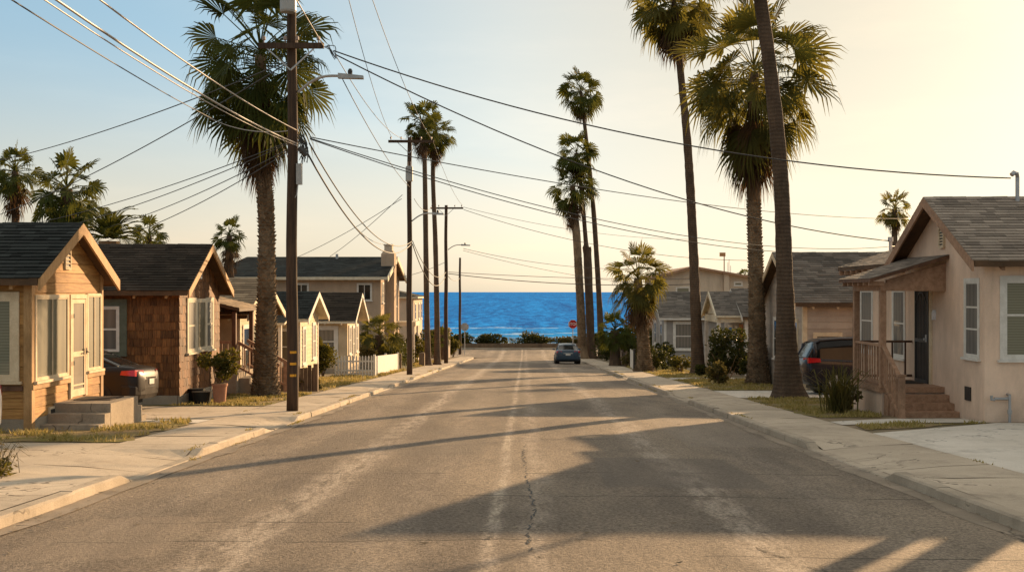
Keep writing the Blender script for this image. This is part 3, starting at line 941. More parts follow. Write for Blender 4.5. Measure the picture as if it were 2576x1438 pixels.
def gable_house(name, label, side, Xf, Y0, Y1, ze, zr, depth, wall_m, roof_m, trim_m, ohx=.3, ohy=.3, style='lap', course=.16, seed=1, zbase=None,
                roof_piece=.30, roof_course=.14, foundation=True, found_m=None, trim_w=.16, split_z=None, course2=None, soffit_m=None, tails=True, corner_m=None, cat='house', back=None):
    """gable end to the street; side -1 = left of the road, +1 = right"""
    r = random.Random(seed)
    Nf = Vector((-side, 0, 0)); B = Vector((side, 0, 0))
    zg = gz((Y0 + Y1) / 2)
    root = thing(name, label, cat, (Xf + side * .1, (Y0 + Y1) / 2, gz(Y1)))
    mid = (Y0 + Y1) / 2; half = (Y1 - Y0) / 2
    k = (zr - ze) / half
    zb = (gz(Y1) - .25) if zbase is None else zbase
    zf = gz(Y0) + .22                        # top of the foundation band
    front = Plane((Xf, Y0, 0), (0, 1, 0), Nf)
    near = Plane((Xf, Y0, 0), B, (0, -1, 0))
    W = Y1 - Y0
    Xb = Xf + side * depth
    body = MB()
    prof = [(Y0, zb), (Y1, zb), (Y1, ze), (mid, zr - .03), (Y0, ze)]
    i = len(body.v)
    ins = .0
    fx = [(Xf, y, z) for y, z in prof]; bx = [(Xb, y, z) for y, z in prof]
    body.face(fx); body.face(list(reversed(bx)))
    for a in range(5):
        b = (a + 1) % 5
        body.face([fx[a], fx[b], bx[b], bx[a]])
    wall = body.build('wall', wall_m, root)
    if style in ('lap', 'shake'):
        sd = MB()
        pc = None if style == 'lap' else .15
        lo = zf if foundation else zb
        def pf(v):
            z = lo + v
            if z <= ze: return (0, W)
            t = (z - ze) / k
            return (min(t, half), max(W - t, half))
        dep = .021 if style == 'lap' else .022
        kw = dict(lap=-.014, topd=.010) if style == 'lap' else dict(lap=-.006, topd=.008, gap=.010, jit=.004)
        courses(sd, front.pt(0, lo, 0), front.U, (0, 0, 1), Nf, zr - lo - .05, pf, course, dep, pc, r, **kw)
        courses(sd, near.pt(0, lo, 0), near.U, (0, 0, 1), near.N, ze - lo, lambda v: (0, depth), course, dep, pc, r, **kw)
        sd.build('siding', wall_m, root)
        if style == 'lap':
            c_ = .11
            cb = MB(); front.box(cb, -.032, c_, zb + .05, ze, -.02, .034); near.box(cb, .001, c_, zb + .05, ze - .002, -.02, .038)
            cb.build('corner_board', corner_m or trim_m, root)
            cb = MB(); front.box(cb, W - c_, W + .028, zb + .05, ze, -.02, .034)
            cb.build('corner_board', corner_m or trim_m, root)
    if foundation:
        fm = MB()
        front.box(fm, -.012, W + .012, zb, zf - .002, -.02, .028); near.box(fm, .03, depth, zb, zf - .002, -.02, .024)
        fm.build('foundation', found_m or M_STOOP, root)
    # roof
    th = .10
    rf = MB()
    x0 = Xf - side * ohx; x1 = Xb + side * .3
    for sgn in (-1, 1):
        ye = mid + sgn * (half + ohy); zeh = zr - k * (half + ohy)
        rf.hexa([(x0, mid, zr - th), (x1, mid, zr - th), (x1, ye, zeh - th), (x0, ye, zeh - th),
                 (x0, mid, zr), (x1, mid, zr), (x1, ye, zeh), (x0, ye, zeh)])
    rob = rf.build('roof', soffit_m or M_SOFFIT, root)
    sh = MB()
    sl = math.hypot(half + ohy, k * (half + ohy))
    for sgn in (-1, 1):
        ye = mid + sgn * (half + ohy); zeh = zr - k * (half + ohy)
        V = Vector((0, mid - ye, zr - zeh)).normalized()
        N = Vector((0, sgn * k, 1)).normalized()
        U = B
        ln = depth + ohx + .3
        courses(sh, Vector((x0 - side * .02, ye, zeh)) - V * .03 + N * .004, U, V, N, sl + .03, lambda v: (0, ln), roof_course, .026, roof_piece, r, gap=.004, jit=.004)
    n = int((depth + ohx) / .3)
    for q in range(n):
        xa = x0 + side * q * .3
        zc = r.uniform(.018, .03)
        for sgn in (-1, 1):
            sh.face([(xa, mid, zr + zc), (xa + side * .32, mid, zr + zc + .006), (xa + side * .32, mid + sgn * .14, zr + zc + .006 - k * .14), (xa, mid + sgn * .14, zr + zc - k * .14)])
    sh.build('roof_shingles', roof_m, rob)
    for sgn in (-1, 1):
        ye = mid + sgn * (half + ohy + .01); zeh = zr - k * (half + ohy + .01)
        bb = MB()
        xo = x0 - side * .03
        lo_ = th + trim_w - .06
        bb.hexa([(x0 + side * .012, mid, zr - lo_), (xo, mid, zr - lo_), (xo, ye, zeh - lo_), (x0 + side * .012, ye, zeh - lo_),
                 (x0 + side * .012, mid, zr + .006), (xo, mid, zr + .006), (xo, ye, zeh + .006), (x0 + side * .012, ye, zeh + .006)])
        bb.build('bargeboard', trim_m, rob)
    fa = MB()
    for sgn in (-1, 1):
        ye = mid + sgn * (half + ohy); zeh = zr - k * (half + ohy)
        fa.box(min(x0 + side * .02, x1), max(x0 + side * .02, x1), min(ye, ye + sgn * .025), max(ye, ye + sgn * .025), zeh - th - .03, zeh - .004)
    fa.build('fascia', trim_m if not tails else (soffit_m or M_SOFFIT), rob)
    if tails:
        for q in range(min(int(depth / .8), 7)):
            tl = MB()
            xa = Xf + side * (.25 + q * .8)
            ya = mid - (half + ohy) ; za = zr - k * (half + ohy)
            tl.hexa([(xa - .03, ya + .04, za - th - .10), (xa + .03, ya + .04, za - th - .10), (xa + .03, Y0 + .02, ze - th - .14), (xa - .03, Y0 + .02, ze - th - .14),
                     (xa - .03, ya + .04, za - th + .02), (xa + .03, ya + .04, za - th + .02), (xa + .03, Y0 + .02, ze - th + .02), (xa - .03, Y0 + .02, ze - th + .02)])
            tl.build('rafter_tail', trim_m, rob)
    return root, front, near, rob

def slab_roof(mb, sh, pts_low, pts_high, th, N, course, piece, r):
    """single roof plane from low edge a-b to high edge d-c, plus its shingles"""
    a, b = (Vector(p) for p in pts_low); d, c = (Vector(p) for p in pts_high)
    dz = Vector((0, 0, -th))
    mb.hexa([a + dz, b + dz, c + dz, d + dz, a, b, c, d])
    U = (b - a).normalized(); L = (b - a).length
    q = d - a; V = (q - U * q.dot(U)); vm = V.length; V.normalize()
    nn = U.cross(V).normalized()
    if nn.z < 0: nn = -nn
    ud = (d - a).dot(U); uc = (c - a).dot(U)
    courses(sh, a + nn * .004, U, V, nn, vm, lambda v: (ud * v / vm, L + (uc - L) * v / vm), course, .016, piece, r, gap=.004, jit=.002)

def gable_vent(front, root, u, z0, z1, w, m):
    v = MB()
    front.box(v, u - w / 2, u - w / 2 + .03, z0, z1, -.01, .05); front.box(v, u + w / 2 - .03, u + w / 2, z0, z1, -.01, .05)
    front.box(v, u - w / 2 + .03, u + w / 2 - .03, z1 - .03, z1, -.01, .051); front.box(v, u - w / 2 + .03, u + w / 2 - .03, z0, z0 + .03, -.01, .051)
    n = max(3, int((z1 - z0) / .075))
    for i in range(n):
        za = z0 + .035 + (z1 - z0 - .07) * i / n; zc = za + (z1 - z0) / n * .55
        v.hexa([front.pt(u - w / 2 + .03, za, .046), front.pt(u + w / 2 - .03, za, .046), front.pt(u + w / 2 - .03, za + .012, .046), front.pt(u - w / 2 + .03, za + .012, .046),
                front.pt(u - w / 2 + .03, zc, .005), front.pt(u + w / 2 - .03, zc, .005), front.pt(u + w / 2 - .03, zc + .012, .005), front.pt(u - w / 2 + .03, zc + .012, .005)])
    o = v.build('gable_vent', m, root)
    b = MB(); front.box(b, u - w / 2 + .02, u + w / 2 - .02, z0 + .02, z1 - .02, -.01, .027)
    b.build('vent_backing', M_IRON, o)

# ------------------------------------------------------------------ left row of houses
# golden cedar cottage
root, fr, nr, rob = gable_house('cedar_cottage', 'small cottage of golden cedar boards with dark roof and concrete stoop, nearest on the left', -1, -8.7, 21.0, 24.5, 1.99, 2.90, 9.0,
    M_CEDAR, M_ROOF_D, M_CEDARTRIM, .26, .28, 'lap', .185, 4, trim_w=.17, corner_m=M_CEDARTRIM)
gable_vent(fr, root, 1.62, 2.02, 2.60, .28, M_PALETRIM)
window(fr, root, .10, 1.66, .02, 1.55, M_PALETRIM, M_PANE_C, (.5,), (), .06, True, .03, .024)
window(fr, root, 2.62, 3.40, .04, 1.57, M_PALETRIM, M_PANE_C, (.5,), (), .05, True, .03, .022)
b_ = MB(); fr.box(b_, -.03, 1.70, -.12, -.035, -.01, .06); b_.build('belt_board', M_CEDARTRIM, root)
b_ = MB(); fr.box(b_, 2.60, 3.54, -.10, -.02, -.01, .06); b_.build('belt_board', M_CEDARTRIM, root)
def screen_door(fr, root, u0, u1, z0, z1, frame_m, screen_m, mid_z):
    d = MB()
    fr.box(d, u0, u0 + .07, z0, z1, -.01, .055); fr.box(d, u1 - .07, u1, z0, z1, -.01, .055)
    fr.box(d, u0 + .07, u1 - .07, z1 - .08, z1, -.01, .056)
    s0, s1 = u0 + .085, u1 - .085
    fr.box(d, s0, s0 + .065, z0 + .02, z1 - .09, -.01, .048); fr.box(d, s1 - .065, s1, z0 + .02, z1 - .09, -.01, .048)
    for za, zb in ((z0 + .02, z0 + .16), (z0 + .22, z0 + .25), (mid_z - .05, mid_z + .05), (z1 - .17, z1 - .09)):
        fr.box(d, s0 + .065, s1 - .065, za, zb, -.01, .046)
    o = d.build('door', frame_m, root)
    p = MB(); fr.box(p, s0 + .03, s1 - .03, z0 + .05, z1 - .12, -.012, .034); p.build('screen', screen_m, o)
    h = MB()
    fr.box(h, s1 - .055, s1 - .012, mid_z - .02, mid_z + .10, .07, .088); h.tube([fr.pt(s1 - .035, mid_z + .03, .08), fr.pt(s1 - .035, mid_z + .03, .13), fr.pt(s1 - .11, mid_z + .03, .13)], .014, 6)
    h.build('handle', M_IRON, o)
    for zz in (z1 - .45, mid_z - .2):
        h = MB(); fr.box(h, s0, s0 + .03, zz, zz + .08, .07, .09); h.build('hinge', M_IRON, o)
    return o
screen_door(fr, root, 1.72, 2.58, -.43, 1.55, M_PALETRIM, M_SCREEN, .40)
cv = MB(); fr.box(cv, .72, 1.02, -.78, -.50, -.01, .05)
co = cv.build('crawl_vent', M_PALETRIM, root)
cv = MB(); fr.box(cv, .76, .98, -.74, -.54, 0, .053); cv.build('vent_mesh', M_IRON, co)
window(nr, root, .19, 2.6, .03, 1.60, M_PALETRIM, M_PANE_B, (.33,), (), .12, True, .03, .045)
b_ = MB(); nr.box(b_, .12, 9, -.14, -.05, -.01, .05); b_.build('belt_board', M_DARKWOOD, root)
# stoop
s = MB()
X0, X1 = -8.67, -7.62
def step(ya, yb, z, x1=X1, zb=-1.15):
    s.box(X0, x1, ya, yb, zb, z)
step(21.95, 23.5, -.45)
for i in range(2):
    s.box(X0, X1 - .004 * (i + 1), 21.95 - .30 * (i + 1), 21.95 - .30 * i - .002, -1.15, -.45 - .165 * (i + 1))
    s.box(X0, X1 - .004 * (i + 1), 23.5 + .26 * i + .002, 23.5 + .26 * (i + 1), -1.25, -.45 - .20 * (i + 1))
s.build('stoop', M_STOOP, root)
mt = MB(); mt.box(-8.55, -7.85, 22.6, 23.35, -.449, -.435)
tag(mt.build('door_mat', M_MAT, org=(-8.2, 22.9, -.449)), 'dark door mat lying on the concrete stoop of the cedar cottage', 'door mat')

# brown shingled cottage
root, fr, nr, rob = gable_house('shingled_cottage', 'brown wood shingle cottage with dark roof and cream triple window, behind the parked sedan', -1, -8.7, 30.0, 33.95, 1.80, 2.86, 10.0,
    M_SHAKE, M_ROOF_B, M_CEDARTRIM, .32, .30, 'shake', .205, 9, trim_w=.15)
gable_vent(fr, root, 1.9, 1.95, 2.30, .20, M_WHITE)
ww = MB()
wr_ = window(fr, root, .62, 1.50, .03, 1.45, M_CREAMTRIM, M_PANE_G, (), (.5,), .09, True, .03, .04)
window(fr, root, 1.505, 2.42, .06, 1.42, M_CREAMTRIM, M_PANE_C, (), (), .07, True, .035, .03)
window(fr, root, 2.425, 3.20, .03, 1.45, M_CREAMTRIM, M_PANE_G, (), (.5,), .09, True, .03, .04)
window(nr, root, 1.30, 2.55, -.02, 1.42, M_GREENTRIM, M_PANE_D, (), (), .20, False, .03, .05)
window(nr, root, 1.48, 2.37, .10, 1.24, M_WHITE, M_PANE_G, (), (.5,), .04, False, .050, .04)

# beige house with the red stair rail
root, fr, nr, rob = gable_house('beige_bungalow', 'beige bungalow with tan low roof, half hidden by the thick palm trunk', -1, -9.0, 37.6, 42.6, 1.05, 2.05, 11.0,
    M_CREAM2, M_ROOF_T, M_CREAMTRIM, .35, .4, 'lap', .2, 12, roof_piece=.4, roof_course=.2)
window(fr, root, .35, 1.35, -1.0, .55, M_WHITE, M_PANE_D, (), (.5,), .1, True)
window(fr, root, 3.2, 4.2, -1.0, .55, M_WHITE, M_PANE_D, (), (.5,), .1, True)
dm = MB(); fr.box(dm, 1.75, 2.65, -1.55, .5, -.01, .05); dm.build('door', M_GREENTRIM, root)
pr = MB(); psh = MB()
slab_roof(pr, psh, ((-8.35, 34.9, 1.12), (-8.35, 38.6, 1.12)), ((-11.0, 34.9, 1.75), (-11.0, 38.6, 1.75)), .09, None, .2, .4, random.Random(3))
po = pr.build('porch_roof', M_SOFFIT, root); psh.build('roof_shingles', M_ROOF_T, po)
for yy, xx in ((35.1, -8.55), (37.3, -8.55)):
    pp = MB(); pp.box(xx - .06, xx + .06, yy - .06, yy + .06, -2.0, 1.03); pp.build('porch_post', M_DARKWOOD, root)
pp = MB(); pp.box(-11, -8.45, 34.95, 37.55, -1.9, -.78); pp.build('porch_floor', M_STOOP, root)
bk = MB(); bk.box(-11.2, -10.9, 34.9, 37.6, -1.8, 1.6); bk.build('porch_wall', M_CREAM2, root)
# stair with rails running towards the street
st = MB()
for i in range(4):
    st.box(-8.45 + .30 * i, -8.15 + .30 * i - .002, 35.3, 36.5, -1.9, -.78 - .17 * (i + 1))
st.build('steps', M_STOOP, root)
for yy in (35.28, 36.52):
    rl = MB()
    A = Vector((-8.5, yy, .12)); Bp = Vector((-7.25, yy, -.58))
    rl.bar(A, Bp, .07, .09); rl.bar(A - Vector((0, 0, .72)), Bp - Vector((0, 0, .72)), .05, .06)
    for i in range(9):
        t = (i + .5) / 9; q = A.lerp(Bp, t)
        rl.box(q.x - .018, q.x + .018, yy - .018, yy + .018, q.z - .72, q.z)
    rl.box(-7.38, -7.27, yy - .055, yy + .055, -1.62, -.55)
    rl.build('stair_rail', M_REDWOOD, root)
for yy in (35.1,):
    rl = MB(); rl.box(-10.9, -8.5, yy - .03, yy + .03, .08, .16)
    for i in range(14): rl.box(-10.8 + i * .17, -10.77 + i * .17, yy - .015, yy + .015, -.78, .1)
    rl.build('porch_rail', M_REDWOOD, root)

# cream cottage
root, fr, nr, rob = gable_house('cream_cottage', 'cream gabled cottage with porch just beyond the near utility pole', -1, -8.7, 46.1, 50.1, .75, 1.60, 11.0,
    M_CREAM, M_ROOF_D, M_WHITE, .40, .42, 'lap', .16, 14, roof_piece=.4, roof_course=.17, soffit_m=M_CREAMTRIM, corner_m=M_WHITE)
window(fr, root, .45, 1.15, -1.25, .25, M_WHITE, M_PANE_G, (), (.5,), .09, True)
window(fr, root, 2.6, 3.4, -1.15, .35, M_WHITE, M_PANE_G, (), (.5,), .09, True)
nd = MB(); nr.box(nd, 1.5, 2.5, -1.75, .2, -.01, .05); nd.build('door', M_GREENTRIM, root)
window(nr, root, .35, 1.15, -1.2, .2, M_WHITE, M_PANE_D, (), (.5,), .09, True)
pr = MB(); psh = MB()
slab_roof(pr, psh, ((-13.5, 44.2, .45), (-8.9, 44.2, .45)), ((-13.5, 46.0, .80), (-8.9, 46.0, .80)), .08, None, .17, .4, random.Random(5))
po = pr.build('porch_roof', M_CREAMTRIM, root); psh.build('roof_shingles', M_ROOF_D, po)
for xx in (-9.1, -11.0):
    pp = MB(); pp.box(xx - .06, xx + .06, 44.3, 44.42, -2.0, .38); pp.build('porch_post', M_WHITE, root)

# second cream cottage behind the picket fence
root, fr, nr, rob = gable_house('gabled_cottage', 'beige gabled cottage with white double hung window behind the white picket fence', -1, -8.7, 58.5, 62.6, .42, 1.55, 9.5,
    M_CREAM2, M_ROOF_B, M_WHITE, .45, .42, 'plain', .16, 15, roof_piece=.45, roof_course=.18, soffit_m=M_CREAMTRIM)
window(nr, root, .45, 2.75, -1.55, -.05, M_WHITE, M_PANE_G, (), (.5,), .16, True, .03, .05)
window(fr, root, .35, 1.15, -1.5, -.05, M_WHITE, M_PANE_G, (), (.5,), .1, True)
window(fr, root, 1.6, 2.4, -1.9, -.1, M_WHITE, M_PANE_C, (), (.5,), .1, True)
window(fr, root, 2.8, 3.6, -1.5, -.05, M_WHITE, M_PANE_G, (), (.5,), .1, True)

# two storey beige house with chimney
def big_house():
    Y0, Y1, Xf, Xb = 74.6, 85.5, -9.0, -19.6
    ze, zr = 2.62, 3.95
    r = random.Random(31)
    root = thing('two_storey_house', 'large two storey beige stucco house with dark roof and tall chimney', 'house', (-14, 80, gz(80)))
    b = MB(); b.box(Xb, Xf, Y0, Y1, gz(Y1) - .3, ze)
    mid = (Y0 + Y1) / 2
    b.face([(Xf, Y0, ze), (Xf, Y1, ze), (Xf, mid, zr - .1)])
    b.build('wall', M_STUCCO_B, root)
    rf = MB(); sh = MB(); o = .45
    k = (zr - ze) / (mid - Y0)
    zl = zr - k * (mid - Y0 + o)
    slab_roof(rf, sh, ((Xb - o, Y0 - o, zl), (Xf + o, Y0 - o, zl)), ((Xb + 1.0, mid, zr), (Xf + o, mid, zr)), .14, None, .22, .5, r)
    slab_roof(rf, sh, ((Xf + o, Y1 + o, zl), (Xb - o, Y1 + o, zl)), ((Xf + o, mid, zr), (Xb + 1.0, mid, zr)), .14, None, .22, .5, r)
    slab_roof(rf, sh, ((Xb - o, Y1 + o, zl), (Xb - o, Y0 - o, zl)), ((Xb + 1.0, mid, zr), (Xb + 1.0, mid - .01, zr)), .14, None, .22, .5, r)
    ro = rf.build('roof', M_SOFFIT, root); sh.build('roof_shingles', M_ROOF_D, ro)
    # lower hipped front section in front of the main slope
    g = MB(); g.box(Xb - .5, Xf + .5, Y0 - o - .1, Y0 - o + .0, zl - .16, zl + .02); g.build('gutter', M_CREAMTRIM, ro)
    bb = MB()
    for sgn, ye in ((-1, Y0 - o), (1, Y1 + o)):
        bb.hexa([(Xf + o - .02, mid, zr - .28), (Xf + o + .06, mid, zr - .28), (Xf + o + .06, ye, zl - .28), (Xf + o - .02, ye, zl - .28),
                 (Xf + o - .02, mid, zr + .02), (Xf + o + .06, mid, zr + .02), (Xf + o + .06, ye, zl + .02), (Xf + o - .02, ye, zl + .02)])
    bb.build('bargeboard', M_CREAMTRIM, ro)
    near = Plane((Xf, Y0, 0), (-1, 0, 0), (0, -1, 0)); front = Plane((Xf, Y0, 0), (0, 1, 0), (1, 0, 0))
    for u in (.55, 4.5, 7.2):
        window(near, root, u, u + .95, 1.05, 2.15, M_WHITE, M_PANE_D, (.5,), (), .08, True)
    window(front, root, .5, 1.3, .9, 2.2, M_WHITE, M_PANE_C, (), (.5,), .08, True)
    window(front, root, 4.6, 5.4, .6, 2.2, M_WHITE, M_PANE_C, (), (.5,), .08, True)
    window(front, root, 8.2, 9.0, .6, 2.2, M_WHITE, M_PANE_D, (), (.5,), .08, True)
    window(front, root, .5, 1.3, -2.4, -.9, M_WHITE, M_PANE_D, (), (.5,), .08, True)
    c = MB(); c.box(Xf - .3, Xf + .55, 77.2, 78.5, gz(78) - .2, 4.05); c.hexa([(Xf - .3, 77.2, 4.05), (Xf + .55, 77.2, 4.05), (Xf + .55, 78.5, 4.05), (Xf - .3, 78.5, 4.05), (Xf - .15, 77.4, 4.3), (Xf + .4, 77.4, 4.3), (Xf + .4, 78.3, 4.3), (Xf - .15, 78.3, 4.3)])
    ch = c.build('chimney', M_STUCCO_B, root)
    c = MB(); c.box(Xf - .12, Xf + .38, 77.45, 78.25, 4.3, 4.62); c.box(Xf - .17, Xf + .43, 77.4, 78.3, 4.62, 4.70); c.build('chimney_cap', M_STUCCO_C, ch)
    a = MB(); a.box(Xf, Xf + 1.5, 82.0, 85, -.75, -.45); 
    aw = a.build('entrance_canopy', M_CREAMTRIM, root)
    for yy in (82.15, 84.8):
        a = MB(); a.box(Xf + 1.3, Xf + 1.42, yy - .06, yy + .06, gz(84) - .2, -.75); a.build('canopy_post', M_WHITE, root)
    v = MB(); v.tube([(-12.5, 79.4, 3.6), (-12.5, 79.4, 4.12)], .09, 8); v.tube([(-16.5, 78.0, 3.2), (-16.5, 78.0, 3.7)], .07, 8)
    v.build('roof_vent', M_GALV, ro)
big_house()

def hip_block(name, label, Xf, Y0, Y1, Xb, ze, zr, wm, rm, seed):
    r = random.Random(seed); s = 1 if Xf > Xb else -1
    root = thing(name, label, 'house', ((Xf + Xb) / 2, (Y0 + Y1) / 2, gz(Y1)))
    b = MB(); b.box(min(Xb, Xf), max(Xf, Xb), Y0, Y1, gz(Y1) - .3, ze); b.build('wall', wm, root)
    rf = MB(); sh = MB(); o = .4; mid = (Y0 + Y1) / 2; h = mid - Y0 + o
    A = (Xf + s * o, Y0 - o, ze - .05); Bq = (Xf + s * o, Y1 + o, ze - .05); C = (Xb - s * o, Y1 + o, ze - .05); D = (Xb - s * o, Y0 - o, ze - .05)
    R1 = (Xf + s * o - s * h, mid, zr); R2 = (Xb - s * o + s * h, mid, zr)
    if (R1[0] - R2[0]) * s < .05: R1 = R2 = ((Xf + Xb) / 2, mid, zr)
    R1b = (R1[0], R1[1] + .01, R1[2])
    slab_roof(rf, sh, (D, A), (R2, R1), .12, None, .22, .5, r)
    slab_roof(rf, sh, (A, Bq), (R1, R1b), .12, None, .22, .5, r)
    slab_roof(rf, sh, (Bq, C), (R1, R2), .12, None, .22, .5, r)
    ro = rf.build('roof', M_CREAMTRIM, root); sh.build('roof_shingles', rm, ro)
    return root, ro
root, ro = hip_block('hip_roofed_house', 'pale two storey house with dark hipped roof, last in the left row', -9.0, 96.5, 104.8, -15, 1.25, 2.0, M_STUCCO_C, M_ROOF_D, 8)
fr = Plane((-9.0, 96.5, 0), (0, 1, 0), (1, 0, 0))
for u in (1.0, 4.2, 6.6):
    window(fr, root, u, u + 1.0, -.7, .7, M_WHITE, M_PANE_D, (), (.5,), .1, True)
    window(fr, root, u, u + 1.0, -3.3, -1.9, M_WHITE, M_PANE_D, (), (.5,), .1, True)
v = MB(); v.tube([(-9.6, 99, 1.3), (-9.6, 99, 1.75)], .1, 8); v.tube([(-9.6, 99, 1.75), (-9.6, 99, 1.85)], .17, 8); v.build('roof_vent', M_IRON, ro)

# ------------------------------------------------------------------ right row of houses
# pink stucco bungalow
root, fr, nr, rob = gable_house('stucco_bungalow', 'pink tan stucco bungalow with porch and wooden steps, nearest on the right', 1, 9.1, 23.6, 28.6, 2.40, 3.66, 12.0,
    M_STUCCO, M_ROOF_P, M_REDWOOD, .36, .36, 'plain', .16, 22, foundation=False, trim_w=.17, roof_piece=.32, roof_course=.14)
gable_vent(fr, root, 2.35, 2.55, 3.0, .30, M_PALETRIM)
window(fr, root, .25, 1.08, .26, 1.88, M_WHITE, M_PANE_G, (), (.36, .66), .085, True, .0, .03)
window(nr, root, .30, 2.3, .26, 1.92, M_WHITE, M_PANE_B, (), (.55,), .11, True, .0, .035)
cv = MB(); fr.box(cv, .70, 1.0, -.62, -.34, -.01, .03); cv.build('crawl_vent', M_IRON, root)
def iron_door(fr, root, u0, u1, z0, z1):
    d = MB()
    fr.box(d, u0, u0 + .05, z0, z1, -.01, .075); fr.box(d, u1 - .05, u1, z0, z1, -.01, .075); fr.box(d, u0 + .05, u1 - .05, z1 - .05, z1, -.01, .076); fr.box(d, u0 + .05, u1 - .05, z0, z0 + .08, -.01, .076)
    fr.box(d, u0 + .05, u1 - .05, z0 + .92, z0 + 1.0, -.01, .074)
    n = 8
    for i in range(1, n):
        u = u0 + .05 + (u1 - u0 - .1) * i / n
        d.tube([fr.pt(u, z0 + .08, .06), fr.pt(u, z1 - .05, .06)], .011, 5)
    pts = [fr.pt(u0 + .08 + (u1 - u0 - .16) * t, z1 - .35 + .24 * math.sin(math.pi * t), .068) for t in [i / 10 for i in range(11)]]
    d.tube(pts, .014, 5)
    o = d.build('door', M_IRON, root)
    p = MB(); fr.box(p, u0 + .02, u1 - .02, z0 + .02, z1 - .02, -.012, .03); p.build('screen', M_DARKSCREEN, o)
    h = MB(); fr.box(h, u0 + .05, u0 + .12, z0 + .94, z0 + 1.10, .07, .09); h.tube([fr.pt(u0 + .085, z0 + 1.0, .08), fr.pt(u0 + .085, z0 + 1.0, .14)], .025, 8); h.build('handle', M_GALV, o)
iron_door(fr, root, 3.12, 4.02, -.46, 1.70)
# trim around the door and the windows on the porch wall
tb = MB(); fr.box(tb, 3.02, 3.115, -.46, 1.76, -.01, .05); fr.box(tb, 4.025, 4.11, -.46, 1.76, -.01, .05); fr.box(tb, 3.115, 4.025, 1.705, 1.80, -.01, .05); tb.build('door_frame', M_PALETRIM, root)
# rear wing with its eave to the street
wg = MB(); wg.box(9.1, 20, 28.62, 32.9, gz(33) - .3, 2.30); wg.build('wing_wall', M_STUCCO, root)
rf = MB(); sh = MB(); rr = random.Random(44)
slab_roof(rf, sh, ((8.72, 33.2, 2.27), (8.72, 28.3, 2.27)), ((14.0, 33.2, 4.0), (14.0, 28.3, 4.0)), .09, None, .14, .32, rr)
slab_roof(rf, sh, ((19.3, 28.3, 2.27), (19.3, 33.2, 2.27)), ((14.0, 28.3, 4.0), (14.0, 33.2, 4.0)), .09, None, .2, .5, rr)
wro = rf.build('wing_roof', M_SOFFIT, root); sh.build('roof_shingles', M_ROOF_P, wro)
for i in range(9):
    tl = MB(); y = 28.55 + i * .55; tl.box(8.70, 9.1, y, y + .06, 2.06, 2.17)
    tl.build('rafter_tail', M_REDWOOD, wro)
wfr = Plane((9.1, 28.6, 0), (0, 1, 0), (-1, 0, 0))
window(wfr, root, -.10, .92, .0, 1.72, M_WHITE, M_PANE_G, (), (.5,), .10, True, .0, .03)
window(wfr, root, 2.55, 3.72, .0, 1.72, M_WHITE, M_PANE_G, (), (.5,), .10, True, .0, .03)
# porch
pr = MB(); psh = MB()
slab_roof(pr, psh, ((7.40, 28.1, 1.88), (7.40, 25.55, 1.88)), ((9.12, 28.1, 2.40), (9.12, 25.55, 2.40)), .07, None, .14, .32, rr)
po = pr.build('porch_roof', M_DARKWOOD, root); psh.build('roof_shingles', M_ROOF_P, po)
bm = MB(); bm.box(7.70, 7.82, 25.75, 28.0, 1.62, 1.80); bm.hexa([(7.82, 25.76, 1.62), (9.1, 25.76, 1.62), (9.1, 25.86, 1.62), (7.82, 25.86, 1.62), (7.82, 25.76, 1.86), (9.1, 25.76, 2.22), (9.1, 25.86, 2.22), (7.82, 25.86, 1.86)])
for i in range(6): bm.box(7.42, 7.75, 25.7 + i * .42, 25.76 + i * .42, 1.74, 1.83)
bm.build('porch_beam', M_REDWOOD, po)
for yy in (25.88, 27.92):
    pp = MB(); pp.box(7.70, 7.83, yy - .065, yy + .065, -.47, 1.62); pp.build('porch_post', M_REDWOOD, root)
dk = MB(); dk.box(7.75, 9.1, 25.9, 28.1, gz(28) - .3, -.58); dk.build('porch_base', M_STUCCO, root)
dk = MB(); dk.box(7.68, 9.1, 25.84, 28.14, -.578, -.46); dk.build('porch_deck', M_REDWOOD, root)
def picket_rail(A, Bp, h, n, m, name='railing', base=.10):
    rl = MB(); A = Vector(A); Bp = Vector(Bp); up = Vector((0, 0, 1))
    rl.bar(A + up * h, Bp + up * h, .085, .05); rl.bar(A + up * base, Bp + up * base, .05, .06)
    for i in range(n):
        q = A.lerp(Bp, (i + .5) / n)
        rl.box(q.x - .017, q.x + .017, q.y - .017, q.y + .017, q.z + base, q.z + h)
    return rl.build(name, m, root)
picket_rail((7.76, 25.96, -.46), (7.76, 27.86, -.46), .90, 10, M_REDWOOD)
picket_rail((7.86, 27.98, -.46), (9.08, 27.98, -.46), .90, 4, M_DARKWOOD)
# steps down towards the camera
sp = MB()
for i in range(4):
    sp.box(7.78 + .03 * i, 9.098 - .002 * i, 25.84 - .30 * (i + 1), 25.84 - .30 * i - .002, gz(25) - .3, -.46 - .15 * (i + 1))
sp.build('steps', M_REDWOOD, root)
rl = MB(); A = Vector((7.76, 25.80, .44)); Bp = Vector((7.76, 24.62, -.20))
rl.bar(A, Bp, .085, .055); rl.bar(A - Vector((0, 0, .78)), Bp - Vector((0, 0, .78)), .05, .06)
for i in range(7):
    q = A.lerp(Bp, (i + .6) / 7); rl.box(q.x - .018, q.x + .018, q.y - .018, q.y + .018, q.z - .80, q.z)
rl.box(7.70, 7.82, 24.50, 24.62, gz(24.6) - .1, -.14); rl.box(7.68, 7.84, 24.48, 24.64, -.14, -.10)
rl.build('stair_rail', M_REDWOOD, root)
lt = MB(); fr.box(lt, 2.78, 2.90, .98, 1.16, 0, .06); fr.box(lt, 2.80, 2.88, 1.16, 1.2, 0, .05); lt.build('porch_light', M_SIGNWHITE, root)
